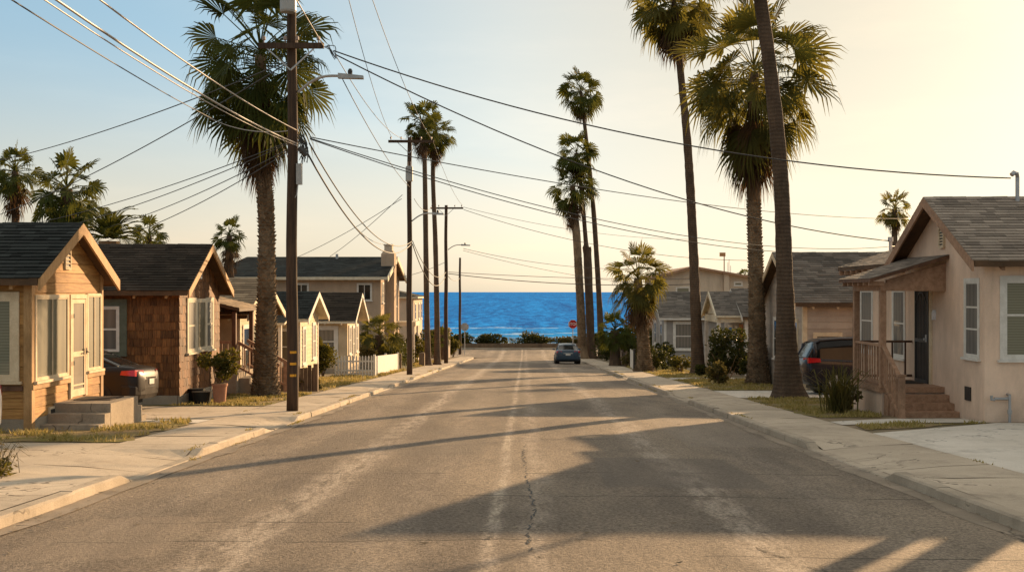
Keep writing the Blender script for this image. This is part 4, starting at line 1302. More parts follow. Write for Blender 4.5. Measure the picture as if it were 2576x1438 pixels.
mt = MB(); mt.box(8.35, 8.95, 26.75, 27.6, -.459, -.445)
tag(mt.build('door_mat', M_MAT, org=(8.6, 27.1, -.459)), 'dark mat lying before the iron screen door on the wooden porch', 'door mat')
# gas pipes on the near wall
for x, z0, z1 in ((9.55, -.98, -.42), (10.1, -.98, -.36)):
    gp = MB(); gp.tube([(x, 23.48, z0), (x, 23.48, z1), (x, 23.60, z1)], .028, 7); gp.tube([(x, 23.48, z0 + .18), (x, 23.48, z0 + .26)], .045, 7)
    gp.build('gas_pipe', M_GALV, root)
gp = MB(); gp.tube([(9.25, 23.50, -.50), (9.55, 23.50, -.50), (9.55, 23.60, -.5)], .03, 7); gp.tube([(9.2, 23.50, -.44), (9.2, 23.5, -.52), (9.26, 23.5, -.52)], .03, 7)
gp.build('gas_pipe', M_GALV, root)
# service mast
ms = MB(); ms.tube([(10.7, 25.9, 3.0), (10.7, 25.9, 4.08), (10.68, 25.87, 4.16), (10.60, 25.84, 4.18), (10.54, 25.82, 4.13)], [.045] * 3 + [.055, .05], 8)
ms.build('service_mast', M_GALV, root)

# taupe house behind the stucco bungalow
root, fr, nr, rob = gable_house('pink_board_house', 'faded pink lap sided house with grey roof behind the parked suv', 1, 9.1, 38.9, 45.2, 1.42, 2.98, 14.0,
    M_PINKS, M_ROOF_G, M_PALETRIM, .36, .34, 'lap', .22, 25, roof_piece=.38, roof_course=.17, trim_w=.15)
window(nr, root, .30, 1.25, -1.25, .28, M_PALETRIM, M_PANE_G, (), (.5,), .10, False, .03, .03)
window(nr, root, 1.05 + .55, 2.95, -.9, .72, M_WHITE, M_PANE_B, (), (.35,), .08, True, .03, .035)
window(fr, root, .7, 1.6, -.8, .7, M_PALETRIM, M_PANE_D, (), (.5,), .10, True, .03, .03)
window(fr, root, 3.4, 4.6, -.8, .7, M_WHITE, M_PANE_D, (), (.5,), .10, True, .03, .03)

# house with the little gabled porch
root, fr, nr, rob = gable_house('porch_cottage', 'small grey cottage with little gabled porch beside the big palms', 1, 10.1, 54.5, 60.0, .60, 1.75, 11.0,
    M_GREYS, M_ROOF_G, M_WHITE, .2, .3, 'lap', .2, 27, roof_piece=.42, roof_course=.18)
dm = MB(); fr.box(dm, .5, 1.4, -1.9, .1, -.01, .05); dm.build('door', basic('orange_door_paint', (.40, .16, .06)), root)
window(fr, root, 1.8, 2.6, -1.4, 0, M_WHITE, M_PANE_D, (), (.5,), .1, True)
window(fr, root, 3.2, 4.4, -1.4, 0, M_WHITE, M_PANE_D, (), (.5,), .1, True)
window(nr, root, .5, 1.5, -1.2, .1, M_WHITE, M_PANE_D, (), (.5,), .1, True)
rf = MB(); sh = MB(); rr = random.Random(9)
for sg in (-1, 1):
    ye = 56.7 + sg * 2.15
    lo_ = ((8.75, ye, .52), (11.5, ye, .52)) if sg < 0 else ((11.5, ye, .52), (8.75, ye, .52))
    hi_ = ((8.75, 56.7, 1.60), (11.5, 56.7, 1.60)) if sg < 0 else ((11.5, 56.7, 1.60), (8.75, 56.7, 1.60))
    slab_roof(rf, sh, lo_, hi_, .09, None, .18, .4, rr)
rf.face([(8.95, 54.8, .55), (8.95, 58.6, .55), (8.95, 56.7, 1.5)])
ro = rf.build('porch_roof', M_CREAMTRIM, root); sh.build('roof_shingles', M_ROOF_G, ro)
bd = MB(); bd.box(8.85, 8.98, 54.75, 58.65, .20, .52); bd.box(8.98, 10.1, 54.72, 54.84, .20, .50)
bd.hexa([(8.70, 56.7, 1.42), (8.76, 56.7, 1.42), (8.76, 54.5, .34), (8.70, 54.5, .34), (8.70, 56.7, 1.62), (8.76, 56.7, 1.62), (8.76, 54.5, .52), (8.70, 54.5, .52)])
bd.hexa([(8.70, 56.7, 1.42), (8.76, 56.7, 1.42), (8.76, 58.9, .34), (8.70, 58.9, .34), (8.70, 56.7, 1.62), (8.76, 56.7, 1.62), (8.76, 58.9, .52), (8.70, 58.9, .52)])
bd.build('porch_beam', M_CREAMTRIM, ro)
for yy in (54.85, 58.5):
    pp = MB(); pp.box(8.84, 9.0, yy - .08, yy + .08, gz(56) - .2, .20); pp.build('porch_post', M_WHITE, root)
picket_rail((8.95, 55.1, -1.75), (8.95, 58.3, -1.75), .85, 16, M_WHITE)
dk = MB(); dk.box(8.9, 10.1, 54.8, 58.6, gz(58) - .3, -1.75); dk.build('porch_deck', M_STOOP, root)

# grey cottage with the long roof
root, fr, nr, rob = gable_house('grey_cottage', 'grey lap sided cottage with white trimmed window behind the short shaggy palm', 1, 8.8, 75.0, 82.0, .12, 1.60, 11.5,
    M_GREYS, M_ROOF_G, M_WHITE, .35, .35, 'lap', .22, 29, roof_piece=.5, roof_course=.2, tails=False, soffit_m=M_CREAMTRIM, corner_m=M_WHITE)
window(nr, root, .52, 1.98, -2.05, -.25, M_WHITE, M_PANE_G, (), (.5,), .13, True, .03, .05)
window(fr, root, 1.2, 2.3, -1.9, -.3, M_WHITE, M_PANE_D, (), (.5,), .13, True, .03, .05)
window(fr, root, 4.6, 5.8, -1.9, -.3, M_WHITE, M_PANE_D, (), (.5,), .13, True, .03, .05)

# large beige apartment house behind
def apartment():
    Y0, Y1 = 97.0, 112.0
    xl, xr, xm = PX(1668, Y0), PX(1900, Y0), PX(1742, Y0)
    zl, zr_, za = 1.6 - (690 - HY) * Y0 / F, 1.6 - (697 - HY) * Y0 / F, 1.6 - (669 - HY) * Y0 / F
    root = thing('apartment_house', 'large beige apartment house with low gable rising behind the grey cottages', 'house', (xm, 104, gz(104)))
    b = MB(); prof = [(xl, gz(Y1) - .3), (xr, gz(Y1) - .3), (xr, zr_ - .15), (xm, za - .15), (xl, zl - .15)]
    f0 = [(x, Y0, z) for x, z in prof]; f1 = [(x, Y1, z) for x, z in prof]
    b.face(f0); b.face(list(reversed(f1)))
    for a in range(5):
        c = (a + 1) % 5; b.face([f0[a], f1[a], f1[c], f0[c]])
    b.build('wall', M_STUCCO_C, root)
    rf = MB()
    for (xa, z_a), (xb, z_b) in (((xl - .5, zl - .1), (xm, za)), ((xm, za), (xr + .4, zr_ - .05))):
        rf.hexa([(xa, Y0 - .6, z_a - .18), (xb, Y0 - .6, z_b - .18), (xb, Y1, z_b - .18), (xa, Y1, z_a - .18), (xa, Y0 - .6, z_a), (xb, Y0 - .6, z_b), (xb, Y1, z_b), (xa, Y1, z_a)])
    rf.build('roof', M_REDWOOD, root)
    pl = Plane((xl, Y0, 0), (1, 0, 0), (0, -1, 0))
    def wd(xa, xb, ya, yb):
        window(pl, root, PX(xa, Y0) - xl, PX(xb, Y0) - xl, 1.6 - (yb - HY) * Y0 / F, 1.6 - (ya - HY) * Y0 / F, M_WHITE, M_PANE_B, (), (), .08, True)
    wd(1700, 1736, 721, 738); wd(1846, 1868, 708, 719)
    d = MB(); pl.box(d, PX(1820, Y0) - xl, PX(1833, Y0) - xl, gz(Y0), 1.6 - (684 - HY) * Y0 / F, 0, .3); d.build('pilaster', M_STUCCO_C, root)
    a = MB(); xa = PX(1732, Y0) - xl
    for i in range(8):
        t0, t1 = math.pi * i / 8, math.pi * (i + 1) / 8
        q = lambda t, R, dd: pl.pt(xa + R * math.cos(t), 2.0 + R * math.sin(t), dd)
        a.hexa([q(t0, .78, 0), q(t1, .78, 0), q(t1, .78, .08), q(t0, .78, .08), q(t0, .95, 0), q(t1, .95, 0), q(t1, .95, .08), q(t0, .95, .08)])
    a.build('arch_moulding', M_STUCCO_C, root)
apartment()

# ------------------------------------------------------------------ palms
def fan_leaf(mb, base, d, Lp, R, nseg, r, A=2.05, droop=.35, fold=.06, thin=1.0, split=.5):
    """one fan frond: a petiole and a half disc of folded segments with hanging tips"""
    d = Vector(d).normalized()
    up = Vector((0, 0, 1))
    s = d.cross(up)
    if s.length < .05: s = Vector((math.cos(r.uniform(0, 6.28)), math.sin(r.uniform(0, 6.28)), 0))
    s.normalize()
    s = (s + up * r.uniform(-1.3, 1.3)).normalized(); s = (s - d * s.dot(d)).normalized()
    base = Vector(base)
    sag = Lp * .16 * (1 - abs(d.z) * .5)
    mid = base + d * Lp * .5 - up * sag * .25
    hub = base + d * Lp - up * sag
    a = (hub - mid).normalized()
    a = (a - up * (droop * .30 + .35 * (1 - abs(d.z))) * (1 - .6 * max(d.z, 0))).normalized()
    s = (s - a * s.dot(a)).normalized()
    n = s.cross(a).normalized()
    pw = .017 * thin
    for p0, p1, w0, w1 in ((base, mid, pw * 1.5, pw), (mid, hub, pw, pw * .8)):
        mb.face([p0 - s * w0, p0 + s * w0, p1 + s * w1, p1 - s * w1])
        mb.face([p0 - n * w0, p0 + n * w0, p1 + n * w1, p1 - n * w1])
    for i in range(nseg):
        t = -1 + 2 * i / (nseg - 1)
        ang = A * t
        e = (a * math.cos(ang) + s * math.sin(ang)).normalized()
        e = (e + n * (.22 * abs(t) - .08)).normalized()
        l = R * (1.0 - .30 * abs(t) ** 1.5) * r.uniform(.88, 1.08)
        tv = n.cross(e).normalized()
        w = (R * split) * (2 * A / nseg) * .46 * thin
        zig = n * (fold * R * (1 if i % 2 else -1) * .5)
        flat = max(0.0, 1 - abs(d.z) * 1.3)
        dr = (droop + .45 * flat) * R
        p1 = hub + e * l * split + zig * .3 - up * dr * .10 * flat
        p2 = hub + e * l * .76 - up * dr * r.uniform(.06, .20) + tv * r.uniform(-.03, .03) * R
        p3 = hub + e * l * .92 - up * dr * r.uniform(.25, .75) + tv * r.uniform(-.06, .06) * R
        w2 = w * .50; 
        mb.face([hub, p1 - tv * w + zig * .25, p1 + tv * w - zig * .25])
        mb.face([p1 - tv * w + zig * .25, p1 + tv * w - zig * .25, p2 + tv * w2, p2 - tv * w2])
        mb.face([p2 - tv * w2, p2 + tv * w2, p3])

def crown_mesh(R, H, n, nseg, seed, low=-.95, high=1.45, thin=1.0, power=1.0, droop=.35):
    """fronds spread evenly over a sphere from an axis point at (0,0,0) down to (0,0,-H); R = reach"""
    r = random.Random(seed); mb = MB()
    sl_, sh_ = math.sin(low), math.sin(high)
    for i in range(n):
        t = (i + .5) / n
        u = sh_ + (sl_ - sh_) * t ** power
        el = math.asin(max(-.999, min(.999, u))) + r.uniform(-.20, .20)
        az = i * 2.39996 + r.uniform(-.35, .35)
        d = (math.cos(el) * math.cos(az), math.cos(el) * math.sin(az), math.sin(el))
        rr = R * r.uniform(.70, 1.16) * (1 - .10 * t)
        k = r.uniform(.54, .64)
        fan_leaf(mb, (0, 0, -H * t), d, rr * k, rr * (1.06 - k), nseg, r, A=r.uniform(1.5, 2.3), droop=droop * r.uniform(.5, 1.3) + .25 * t, thin=thin, split=r.uniform(.48, .60))
    return mb
def skirt_mesh(L, z0, z1, n, nseg, seed, spread=.28, thin=1.0):
    r = random.Random(seed); mb = MB()
    for i in range(n):
        t = i / max(1, n - 1)
        az = i * 2.39996 + r.uniform(-.3, .3)
        el = -1.05 - .42 * t + r.uniform(-.12, .1)
        d = (math.cos(el) * math.cos(az), math.cos(el) * math.sin(az), math.sin(el))
        rr = L * r.uniform(.75, 1.1)
        fan_leaf(mb, (math.cos(az) * .1, math.sin(az) * .1, z0 + (z1 - z0) * t), d, rr * .50, rr * .62, nseg, r, A=r.uniform(.55, 1.0), droop=.5, thin=thin, split=.42)
    return mb
def shift(mb, v):
    v = Vector(v); mb.v = [tuple(Vector(p) + v) for p in mb.v]; return mb

def interp(pts, n):
    out = []
    m = len(pts) - 1
    for k in range(n + 1):
        t = k / n * m; i = min(int(t), m - 1); f = t - i
        p0 = pts[max(i - 1, 0)]; p1 = pts[i]; p2 = pts[i + 1]; p3 = pts[min(i + 2, m)]
        out.append(.5 * ((2 * p1) + (p2 - p0) * f + (2 * p0 - 5 * p1 + 4 * p2 - p3) * f * f + (3 * p1 - p0 - 3 * p2 + p3) * f ** 3))
    return out
def trunk(root, pts, rads, kind, seed, boots=None, flare=1.7):
    """pts bottom to top; boots=(from,to) heights of leaf-base scars as fractions"""
    r = random.Random(seed)
    L = sum((b - a).length for a, b in zip(pts[:-1], pts[1:]))
    n = max(16, int(L / (.16 if kind != 'far' else .5)))
    path = interp(pts, n)
    rad = []
    for k in range(n + 1):
        t = k / n * (len(rads) - 1); i = min(int(t), len(rads) - 2); f = t - i
        q = rads[i] * (1 - f) + rads[i + 1] * f
        h = k / n * L
        q *= 1 + (flare - 1) * math.exp(-h / .45)
        rad.append(q * (1 + .035 * r.uniform(-1, 1)))
    mb = MB()
    ph = r.uniform(0, 10)
    mb.tube(path, rad, 18 if kind != 'far' else 10, True, 0, lambda k, j: 1 + .07 * mnoise.noise(Vector((j * .9, k * .22, ph))) + (.10 * mnoise.noise(Vector((j * 1.3, k * .3, ph + 5))) if k < 8 else 0))
    ob = mb.build('trunk', M_TRUNK_B if boots else M_TRUNK_R, root, smooth=True)
    if boots:
        bb = MB(); row = 0; a0, a1 = boots
        h = a0 * L
        while h < a1 * L:
            t = h / L * n; i = min(int(t), n - 1)
            c = path[i].lerp(path[i + 1], t - i); R = rad[i]
            k = max(7, int(2 * math.pi * R / .17))
            for j in range(k):
                az = 2 * math.pi * (j + (row % 2) * .5) / k + r.uniform(-.08, .08)
                o = Vector((math.cos(az), math.sin(az), 0)); s = Vector((-math.sin(az), math.cos(az), 0))
                hh = r.uniform(.13, .20); w = math.pi * R / k * 1.05; out = r.uniform(.025, .075)
                b0 = c + o * R * .97
                bot = b0 - Vector((0, 0, hh * .3)); top = b0 + o * out + Vector((0, 0, hh * .7))
                side_l = b0 - s * w + Vector((0, 0, hh * .25)); side_r = b0 + s * w + Vector((0, 0, hh * .25)); back_ = b0 + Vector((0, 0, hh * .75))
                tl = top - s * w * .45; tr = top + s * w * .45
                bb.face([bot, side_r, tr, tl, side_l]); bb.face([tl, tr, back_]); bb.face([side_l, tl, back_]); bb.face([tr, side_r, back_])
            h += .105; row += 1
        bb.build('leaf_base', M_TRUNK_B, ob)
    return ob

def palm(label, path, Y, rads, R, H, n, nseg, seed, skirt=None, top=None, boots=None, near=True, frond=None, low=-.95, high=1.45, flare=1.7, thin=1.0, group='fan palms along the street', power=1.0, base_xyz=None, droop=.35):
    """path: photo pixels from base to crown; crown sits on the last one"""
    pts = [P(x, y, Y) for x, y in path]
    pts[0].z = gz(Y) - .12
    root = thing('fan_palm', label, 'palm tree', (pts[0].x, Y, gz(Y)), group)
    trunk(root, pts, rads, 'near' if near else 'far', seed, boots, flare)
    T = pts[-1] + Vector((0, 0, H * .3))
    shift(crown_mesh(R, H, n, nseg, seed, low, high, thin, power, droop), T).build('crown', frond or M_FROND, root)
    if skirt:
        L, z0, z1, k = skirt
        shift(skirt_mesh(L, -H * .8 + z0, -H + z1, k, max(8, nseg - 8), seed + 50, thin=thin), T).build('dead_skirt', M_DEAD, root)
    return root

# left of the road
palm('big shaggy fan palm with thick booted trunk behind the near utility pole', [(668, 1000), (668, 880), (671, 740), (670, 560), (664, 440), (655, 140)], 34.3,
     [.36, .30, .245, .215, .205, .16], 2.5, 1.0, 66, 24, 101, skirt=(1.8, 0, -1.2, 54), boots=(.02, .80), flare=1.25, low=-1.15)
palm('slender palm in the left pair, its trunk nearer the second utility pole', [(1077, 925), (1074, 800), (1071, 600), (1068, 400), (1062, 310)], 77, [.22, .18, .17, .15, .12], 1.6, 0.6, 46, 14, 102,
     skirt=(1.3, 0, -.7, 18), near=False, thin=1.055)
palm('slender leaning palm in the left pair, its trunk nearer the third utility pole', [(1100, 925), (1099, 780), (1095, 600), (1089, 430), (1096, 335)], 79, [.22, .18, .16, .14, .12], 1.5, 0.6, 44, 14, 103,
     skirt=(1.2, 0, -.7, 16), near=False, thin=1.055)
palm('fan palm cut by the left edge of the photo, behind the cedar cottage roof', [(38, 960), (38, 760), (38, 570), (38, 430)], 48, [.20, .17, .15, .13], 1.25, 0.45, 42, 14, 104, skirt=(1.15, 0, -.6, 18), near=False, thin=1.05, low=-.8, group='palms behind the left houses')
palm('broad fan palm with wide dead skirt rising above the cedar cottage ridge', [(170, 960), (170, 760), (170, 600), (168, 478)], 46, [.34, .32, .34, .22], 1.65, 0.6, 48, 14, 105, skirt=(1.3, 0, -.9, 24), near=False, thin=1.05, group='palms behind the left houses')
palm('small fan palm peeping over the shingled cottage ridge', [(375, 960), (375, 800), (375, 650), (375, 592)], 58, [.2, .18, .16, .13], 1.1, 0.4, 34, 12, 106, near=False, thin=1.05, group='palms behind the left houses')
palm('lone small fan palm standing above the gable of the shingled cottage', [(577, 960), (577, 800), (577, 700), (577, 590)], 70, [.2, .18, .3, .14], 1.15, 0.4, 34, 12, 107, skirt=(1.3, 0, -1.0, 18), near=False, thin=1.05, group='palms behind the left houses')
# right of the road
palm('tall thick smooth trunked palm leaning left, its crown above the photo', [(1984, 1004), (1978, 880), (1974, 700), (1964, 450), (1943, 220), (1910, -20), (1868, -280)], 33.3, [.50, .30, .225, .215, .20, .185, .16], 2.4, 0.8, 44, 20, 108,
     skirt=(1.6, 0, -.8, 18), flare=1.35)
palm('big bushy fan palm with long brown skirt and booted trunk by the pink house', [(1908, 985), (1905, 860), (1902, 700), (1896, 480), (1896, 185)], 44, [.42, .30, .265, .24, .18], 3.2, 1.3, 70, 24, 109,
     skirt=(2.5, 0, -.95, 60), boots=(.02, .72), flare=1.3, low=-1.1, frond=M_FROND_SUNLIT)
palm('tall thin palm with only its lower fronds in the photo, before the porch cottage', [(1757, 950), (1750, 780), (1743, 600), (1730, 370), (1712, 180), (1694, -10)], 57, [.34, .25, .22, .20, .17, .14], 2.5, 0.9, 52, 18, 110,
     skirt=(2.0, 0, -.6, 22), flare=1.6, thin=1.1, frond=M_FROND_SUNLIT)
palm('short shaggy fan palm in front of the grey cottage', [(1622, 935), (1618, 860), (1612, 780), (1604, 700)], 62, [.36, .30, .28, .2], 1.95, 0.7, 54, 18, 111, skirt=(1.75, 0, -.7, 26), boots=(.02, .7), frond=M_FROND_SUNLIT, thin=1.0)
palm('low bushy young fan palm beside the short shaggy palm', [(1548, 905), (1547, 880), (1546, 830)], 76, [.3, .3, .25], 1.5, 0.5, 40, 14, 112, near=False, thin=1.05, low=-.7)
palm('tall palm of the right trio with the lowest crown and long skirt', [(1466, 900), (1462, 800), (1456, 690), (1450, 590), (1440, 465)], 105, [.42, .36, .33, .36, .22], 2.45, 0.9, 50, 14, 113, skirt=(2.1, 0, -1.5, 28), boots=(.1, .6), near=False, thin=1.05)
palm('tall palm of the right trio with the middle crown and collar on its trunk', [(1488, 900), (1484, 800), (1478, 650), (1476, 622), (1474, 612), (1462, 470), (1450, 385)], 106, [.42, .36, .36, .40, .20, .18, .15], 2.3, 0.8, 48, 14, 114, skirt=(1.7, 0, -.7, 18), near=False, thin=1.05)
palm('tallest palm of the right trio with slim curving trunk', [(1514, 895), (1507, 750), (1494, 540), (1478, 380), (1461, 230)], 107, [.33, .25, .21, .18, .14], 2.35, 0.8, 50, 14, 115, skirt=(1.7, 0, -.6, 16), near=False, thin=1.05)
palm('hazy fan palm behind the stucco bungalow roof', [(2250, 960), (2250, 800), (2250, 650), (2251, 525)], 75, [.24, .2, .2, .16], 1.3, 0.5, 38, 12, 116, skirt=(1.0, 0, -.5, 14), near=False, thin=1.05, frond=M_FROND_SUNLIT, group='palms behind the right houses')
palm('tiny palm crown just above the pink house ridge', [(1874, 900), (1874, 780), (1874, 692)], 130, [.25, .2, .15], 1.05, .3, 20, 12, 117, near=False, thin=1.05, low=.1, group='palms behind the right houses')
palm('feathery fan palm shrub above the picket fence', [(955, 935), (955, 880), (955, 842)], 66, [.3, .28, .25], 1.55, 0.5, 44, 16, 118, near=False, thin=1.05, low=-.65, frond=M_FROND_SUNLIT, group='low palms by the fences')
palm('low palm beside the last house of the left row', [(1118, 930), (1115, 880), (1112, 842)], 101, [.2, .18, .15], 1.0, .4, 24, 12, 119, near=False, thin=1.1, low=-.6, group='low palms by the fences')
# two palms just outside the frame whose trunk shadows cross the road
for k, (x, y) in enumerate(((8.28, 18.0), (9.25, 18.45))):
    px = VX + x * F / y
    palm(('slender palm just beyond the right edge, left one of two by the driveway', 'slender palm just beyond the right edge, right one of two by the driveway')[k], [(px, 1125), (px, 700), (px + 4, 100), (px, -700), (px, -1300)], y, [.15, .14, .12, .11, .10] if k == 0 else [.26, .25, .22, .18, .14], 2.0, .8, 26, 14, 130 + k, near=False, thin=1.05, group='palms by the wide driveway')
def date_palm():
    Y = 44.0; c = P(275, 600, Y)
    root = thing('date_palm', 'arching feather leaved date palm above the shingled cottage roof', 'palm tree', (c.x, Y, gz(Y)))
    mb = MB(); mb.tube([(c.x, Y, gz(Y) - .1), (c.x, Y, -.2), (c.x, Y, c.z - .1)], [.4, .36, .38], 12); mb.build('trunk', M_TRUNK_B, root)
    r = random.Random(77); cr = MB()
    for i in range(40):
        az = i * 2.39996; el = 1.35 - 1.3 * i / 39 + r.uniform(-.1, .1); L = r.uniform(1.35, 1.75)
        h = Vector((math.cos(az), math.sin(az), 0)); pts = []
        for k in range(15):
            t = k / 14; e = el - 1.5 * t * t * .9
            pts.append((pts[-1] if pts else Vector(c)) + (h * math.cos(e) + Vector((0, 0, math.sin(e)))) * (L / 14))
        cr.tube(pts, [.025 * (1 - .8 * k / 14) for k in range(15)], 4)
        sd = h.cross(Vector((0, 0, 1)))
        for k in range(2, 15):
            tg = (pts[k] - pts[k - 1]).normalized(); nn = sd.cross(tg)
            for q in (0, .5):
                o = pts[k - 1].lerp(pts[k], q)
                for sg in (-1, 1):
                    d = (sd * sg * .8 + tg * .75 + nn * .25).normalized() * r.uniform(.24, .34) * (1.15 - abs(k / 14 - .45))
                    w = tg * .016
                    cr.face([o - w, o + w, o + d * .7 + w * .8 - Vector((0, 0, .01)), o + d - Vector((0, 0, .05))])
    cr.build('crown', M_FROND, root)
date_palm()

slab('planting_bed', [(8.0, 17.3), (8.1, 18.9), (9.0, 19.3), (10.0, 19.1), (10.0, 17.6), (9.0, 17.1)], M_SOIL, .012)

# ------------------------------------------------------------------ shrubs and small plants
def leaf_cloud(mb, c, rad, n, size, r, hollow=.35, flat=.0, lumps=0, aspect=.45):
    c = Vector(c)
    centres = [(c, Vector(rad))]
    if lumps:
        centres = []
        for _ in range(lumps):
            v = Vector((r.gauss(0, 1), r.gauss(0, 1), r.gauss(0, 1))).normalized()
            q = r.uniform(.3, 1.0)
            f = r.uniform(.20, .52) * (1.2 - .45 * q)
            centres.append((c + Vector((v.x * rad[0] * q, v.y * rad[1] * q, v.z * rad[2] * q)), Vector((rad[0] * f, rad[1] * f, rad[2] * f))))
    for i in range(n):
        cc, rr = centres[i % len(centres)]
        v = Vector((r.gauss(0, 1), r.gauss(0, 1), r.gauss(0, 1))).normalized()
        q = (hollow + (1 - hollow) * r.random()) ** .6 * r.uniform(.85, 1.12)
        p = cc + Vector((v.x * rr.x, v.y * rr.y, v.z * rr.z)) * q
        d = (v * .8 + Vector((r.uniform(-1, 1), r.uniform(-1, 1), r.uniform(-.6, 1)))).normalized()
        s = d.cross(Vector((r.uniform(-1, 1), r.uniform(-1, 1), r.uniform(-1, 1))))
        if s.length < .05: continue
        s.normalize(); L = size * r.uniform(.6, 1.3); w = s * L * aspect
        nn = s.cross(d) * L * .12
        mb.face([p, p + d * L * .5 + w + nn, p + d * L, p + d * L * .5 - w + nn])
def shrub(name, label, cat, x, y, rad, n, size, mat, seed, zc=None, lumps=10, stems=True, group=None, zbase=None):
    r = random.Random(seed); zg = gz(y) if zbase is None else zbase
    root = thing(name, label, cat, (x, y, zg), group)
    zc = zg + rad[2] * .92 if zc is None else zc
    f = MB(); leaf_cloud(f, (x, y, zc), rad, n, size, r, lumps=lumps)
    f.v = [(a, b, max(c, zg + .01)) for a, b, c in f.v]
    f.build('foliage', mat, root)
    if stems:
        s = MB()
        for i in range(7):
            a = r.uniform(0, 6.28); e = Vector((x + math.cos(a) * rad[0] * .55, y + math.sin(a) * rad[1] * .55, zc + rad[2] * r.uniform(-.1, .5)))
            b = Vector((x + r.uniform(-.08, .08), y + r.uniform(-.08, .08), zg - .05))
            s.tube([b, b.lerp(e, .5) + Vector((r.uniform(-.08, .08), r.uniform(-.08, .08), .05)), e], [.022, .015, .006], 5)
        s.build('stem', M_FENCEWOOD, root)
    return root
# terracotta pot and its shrub
pot = thing('flower_pot', 'tall terracotta pot on the dirt before the shingled cottage', 'flower pot', (-7.75, 30.3, gz(30.3)))
mb = MB(); z0 = gz(30.3) - .01
mb.tube([(-7.75, 30.3, z0), (-7.75, 30.3, z0 + .46), (-7.75, 30.3, z0 + .46), (-7.75, 30.3, z0 + .52)], [.145, .185, .205, .205], 18)
mb.build('pot_body', M_TERRA, pot); mb = MB(); mb.disc((-7.75, 30.3, z0 + .523), (0, 0, 1), .18); mb.build('pot_soil', M_EARTH, pot)
shrub('potted_shrub', 'leafy shrub with small yellow green leaves growing from the terracotta pot', 'shrub', -7.75, 30.3, (.50, .5, .42), 1900, .075, M_LEAF_M, 5, zc=z0 + 1.0, zbase=z0 + .5)
b_ = MB(); b_.tube([(-8.25, 30.5, gz(30.5) - .02), (-8.25, 30.5, gz(30.5) + .30)], [.2, .26], 16)
tag(b_.build('planter', M_BLACKP, org=(-8.25, 30.5, gz(30.5))), 'black plastic nursery pot beside the terracotta pot', 'planter')
b_ = MB(); b_.tube([(-8.5, 30.9, gz(30.9) - .02), (-8.5, 30.9, gz(30.9) + .36)], [.18, .22], 14)
tag(b_.build('planter', M_BLACKP, org=(-8.5, 30.9, gz(30.9))), 'taller black pot pushed against the shingled wall', 'planter')
# column hedge, hedges and bushes on the left
shrub('hedge_bush', 'dense upright green bush between the board fence and the picket fence', 'bush', -8.9, 52.3, (.85, .85, .92), 3600, .10, M_LEAF_M, 6, lumps=14)
shrub('low_bush', 'thin grassy bush at the end post of the board fence', 'bush', -6.95, 38.5, (.4, .5, .32), 700, .12, M_LEAF_O, 16)
shrub('sprawling_bush', 'sprawling bush with pale flowers under the feathery palm', 'bush', -8.5, 64, (1.3, 1.2, .75), 2400, .12, M_LEAF_O, 7)
hd = thing('hedge', 'dark clipped hedge running past the second utility pole', 'hedge', (-7.2, 70, gz(70)))
mb = MB(); r_ = random.Random(8)
for k in range(9): leaf_cloud(mb, (-7.3, 66 + k * .95, gz(66 + k) + .72), (.55, .65, .8), 520, .11, r_)
mb.build('foliage', M_LEAF_D, hd); mb = MB(); mb.box(-7.6, -7.0, 65.6, 74, gz(74) - .1, gz(66) + 1.05); mb.build('hedge_core', M_LEAF_D, hd)
for i, (x, y, rad, m_, lb) in enumerate([
        (-8.0, 84, (1.0, 1.2, 1.1), M_LEAF_M, 'yellow green bush beyond the clipped hedge'),
        (-7.6, 93, (.9, 1.3, 1.3), M_LEAF_D, 'dark bush in front of the hip roofed house'),
        (-7.6, 108, (.8, 1.2, 1.4), M_LEAF_O, 'olive bush near the corner with the shore road'),
        (-6.9, 115, (.7, .9, 1.0), M_LEAF_M, 'small green bush beside the last utility pole')]):
    shrub('garden_bush', lb, 'bush', x, y, rad, 1500, .15, m_, 40 + i, group='bushes in the left front gardens')
# right side
for i, (x, y, rad, m_, lb, n, sz) in enumerate([
        (8.3, 49.0, (1.25, 1.2, 1.0), M_LEAF_D, 'big dark rounded bush in front of the porch cottage', 5200, .11),
        (7.9, 60.5, (.6, .7, .5), M_LEAF_M, 'low bush left of the tall thin palm', 1100, .10),
        (8.3, 71.5, (.75, .8, .75), M_LEAF_D, 'dark bush under the window of the grey cottage', 1500, .12),
        (6.9, 63.5, (.75, .7, .72), M_LEAF_D, 'flowering dark bush at the foot of the short shaggy palm', 1500, .10),
        (7.4, 86, (1.2, 1.6, 1.25), M_LEAF_D, 'large dark bush mass beyond the grey cottage', 3000, .17),
        (6.6, 96, (1.0, 2.0, 1.2), M_LEAF_D, 'dark bush at the feet of the palm trio', 1800, .17),
        (9.4, 100, (1.8, 2.0, 2.0), M_LEAF_M, 'tall leafy shrub behind the palm trio', 2600, .2),
        (8.6, 44.5, (.5, .6, .8), M_LEAF_D, 'narrow bush against the pink board house', 1200, .10),
        (6.5, 74, (.5, .8, .45), M_LEAF_O, 'dry bush by the white garden gate', 800, .1),
        (7.1, 43.6, (.5, .5, .42), M_LEAF_O, 'spindly bush with pale stalks beside the booted palm', 700, .12)]):
    shrub('garden_bush', lb, 'bush', x, y, rad, n, sz, m_, 60 + i, lumps=18, group='bushes in the right front gardens')
shrub('distant_tree', 'round tree top showing left of the apartment house roof', 'tree', PX(1684, 118), 118, (1.0, 1.0, 3.9), 2200, .28, M_LEAF_M, 81, lumps=12)
shrub('distant_tree', 'small tree top showing over the pink house ridge', 'tree', PX(2172, 60), 60, (.7, .7, 2.9), 1500, .18, M_LEAF_M, 82, lumps=12)
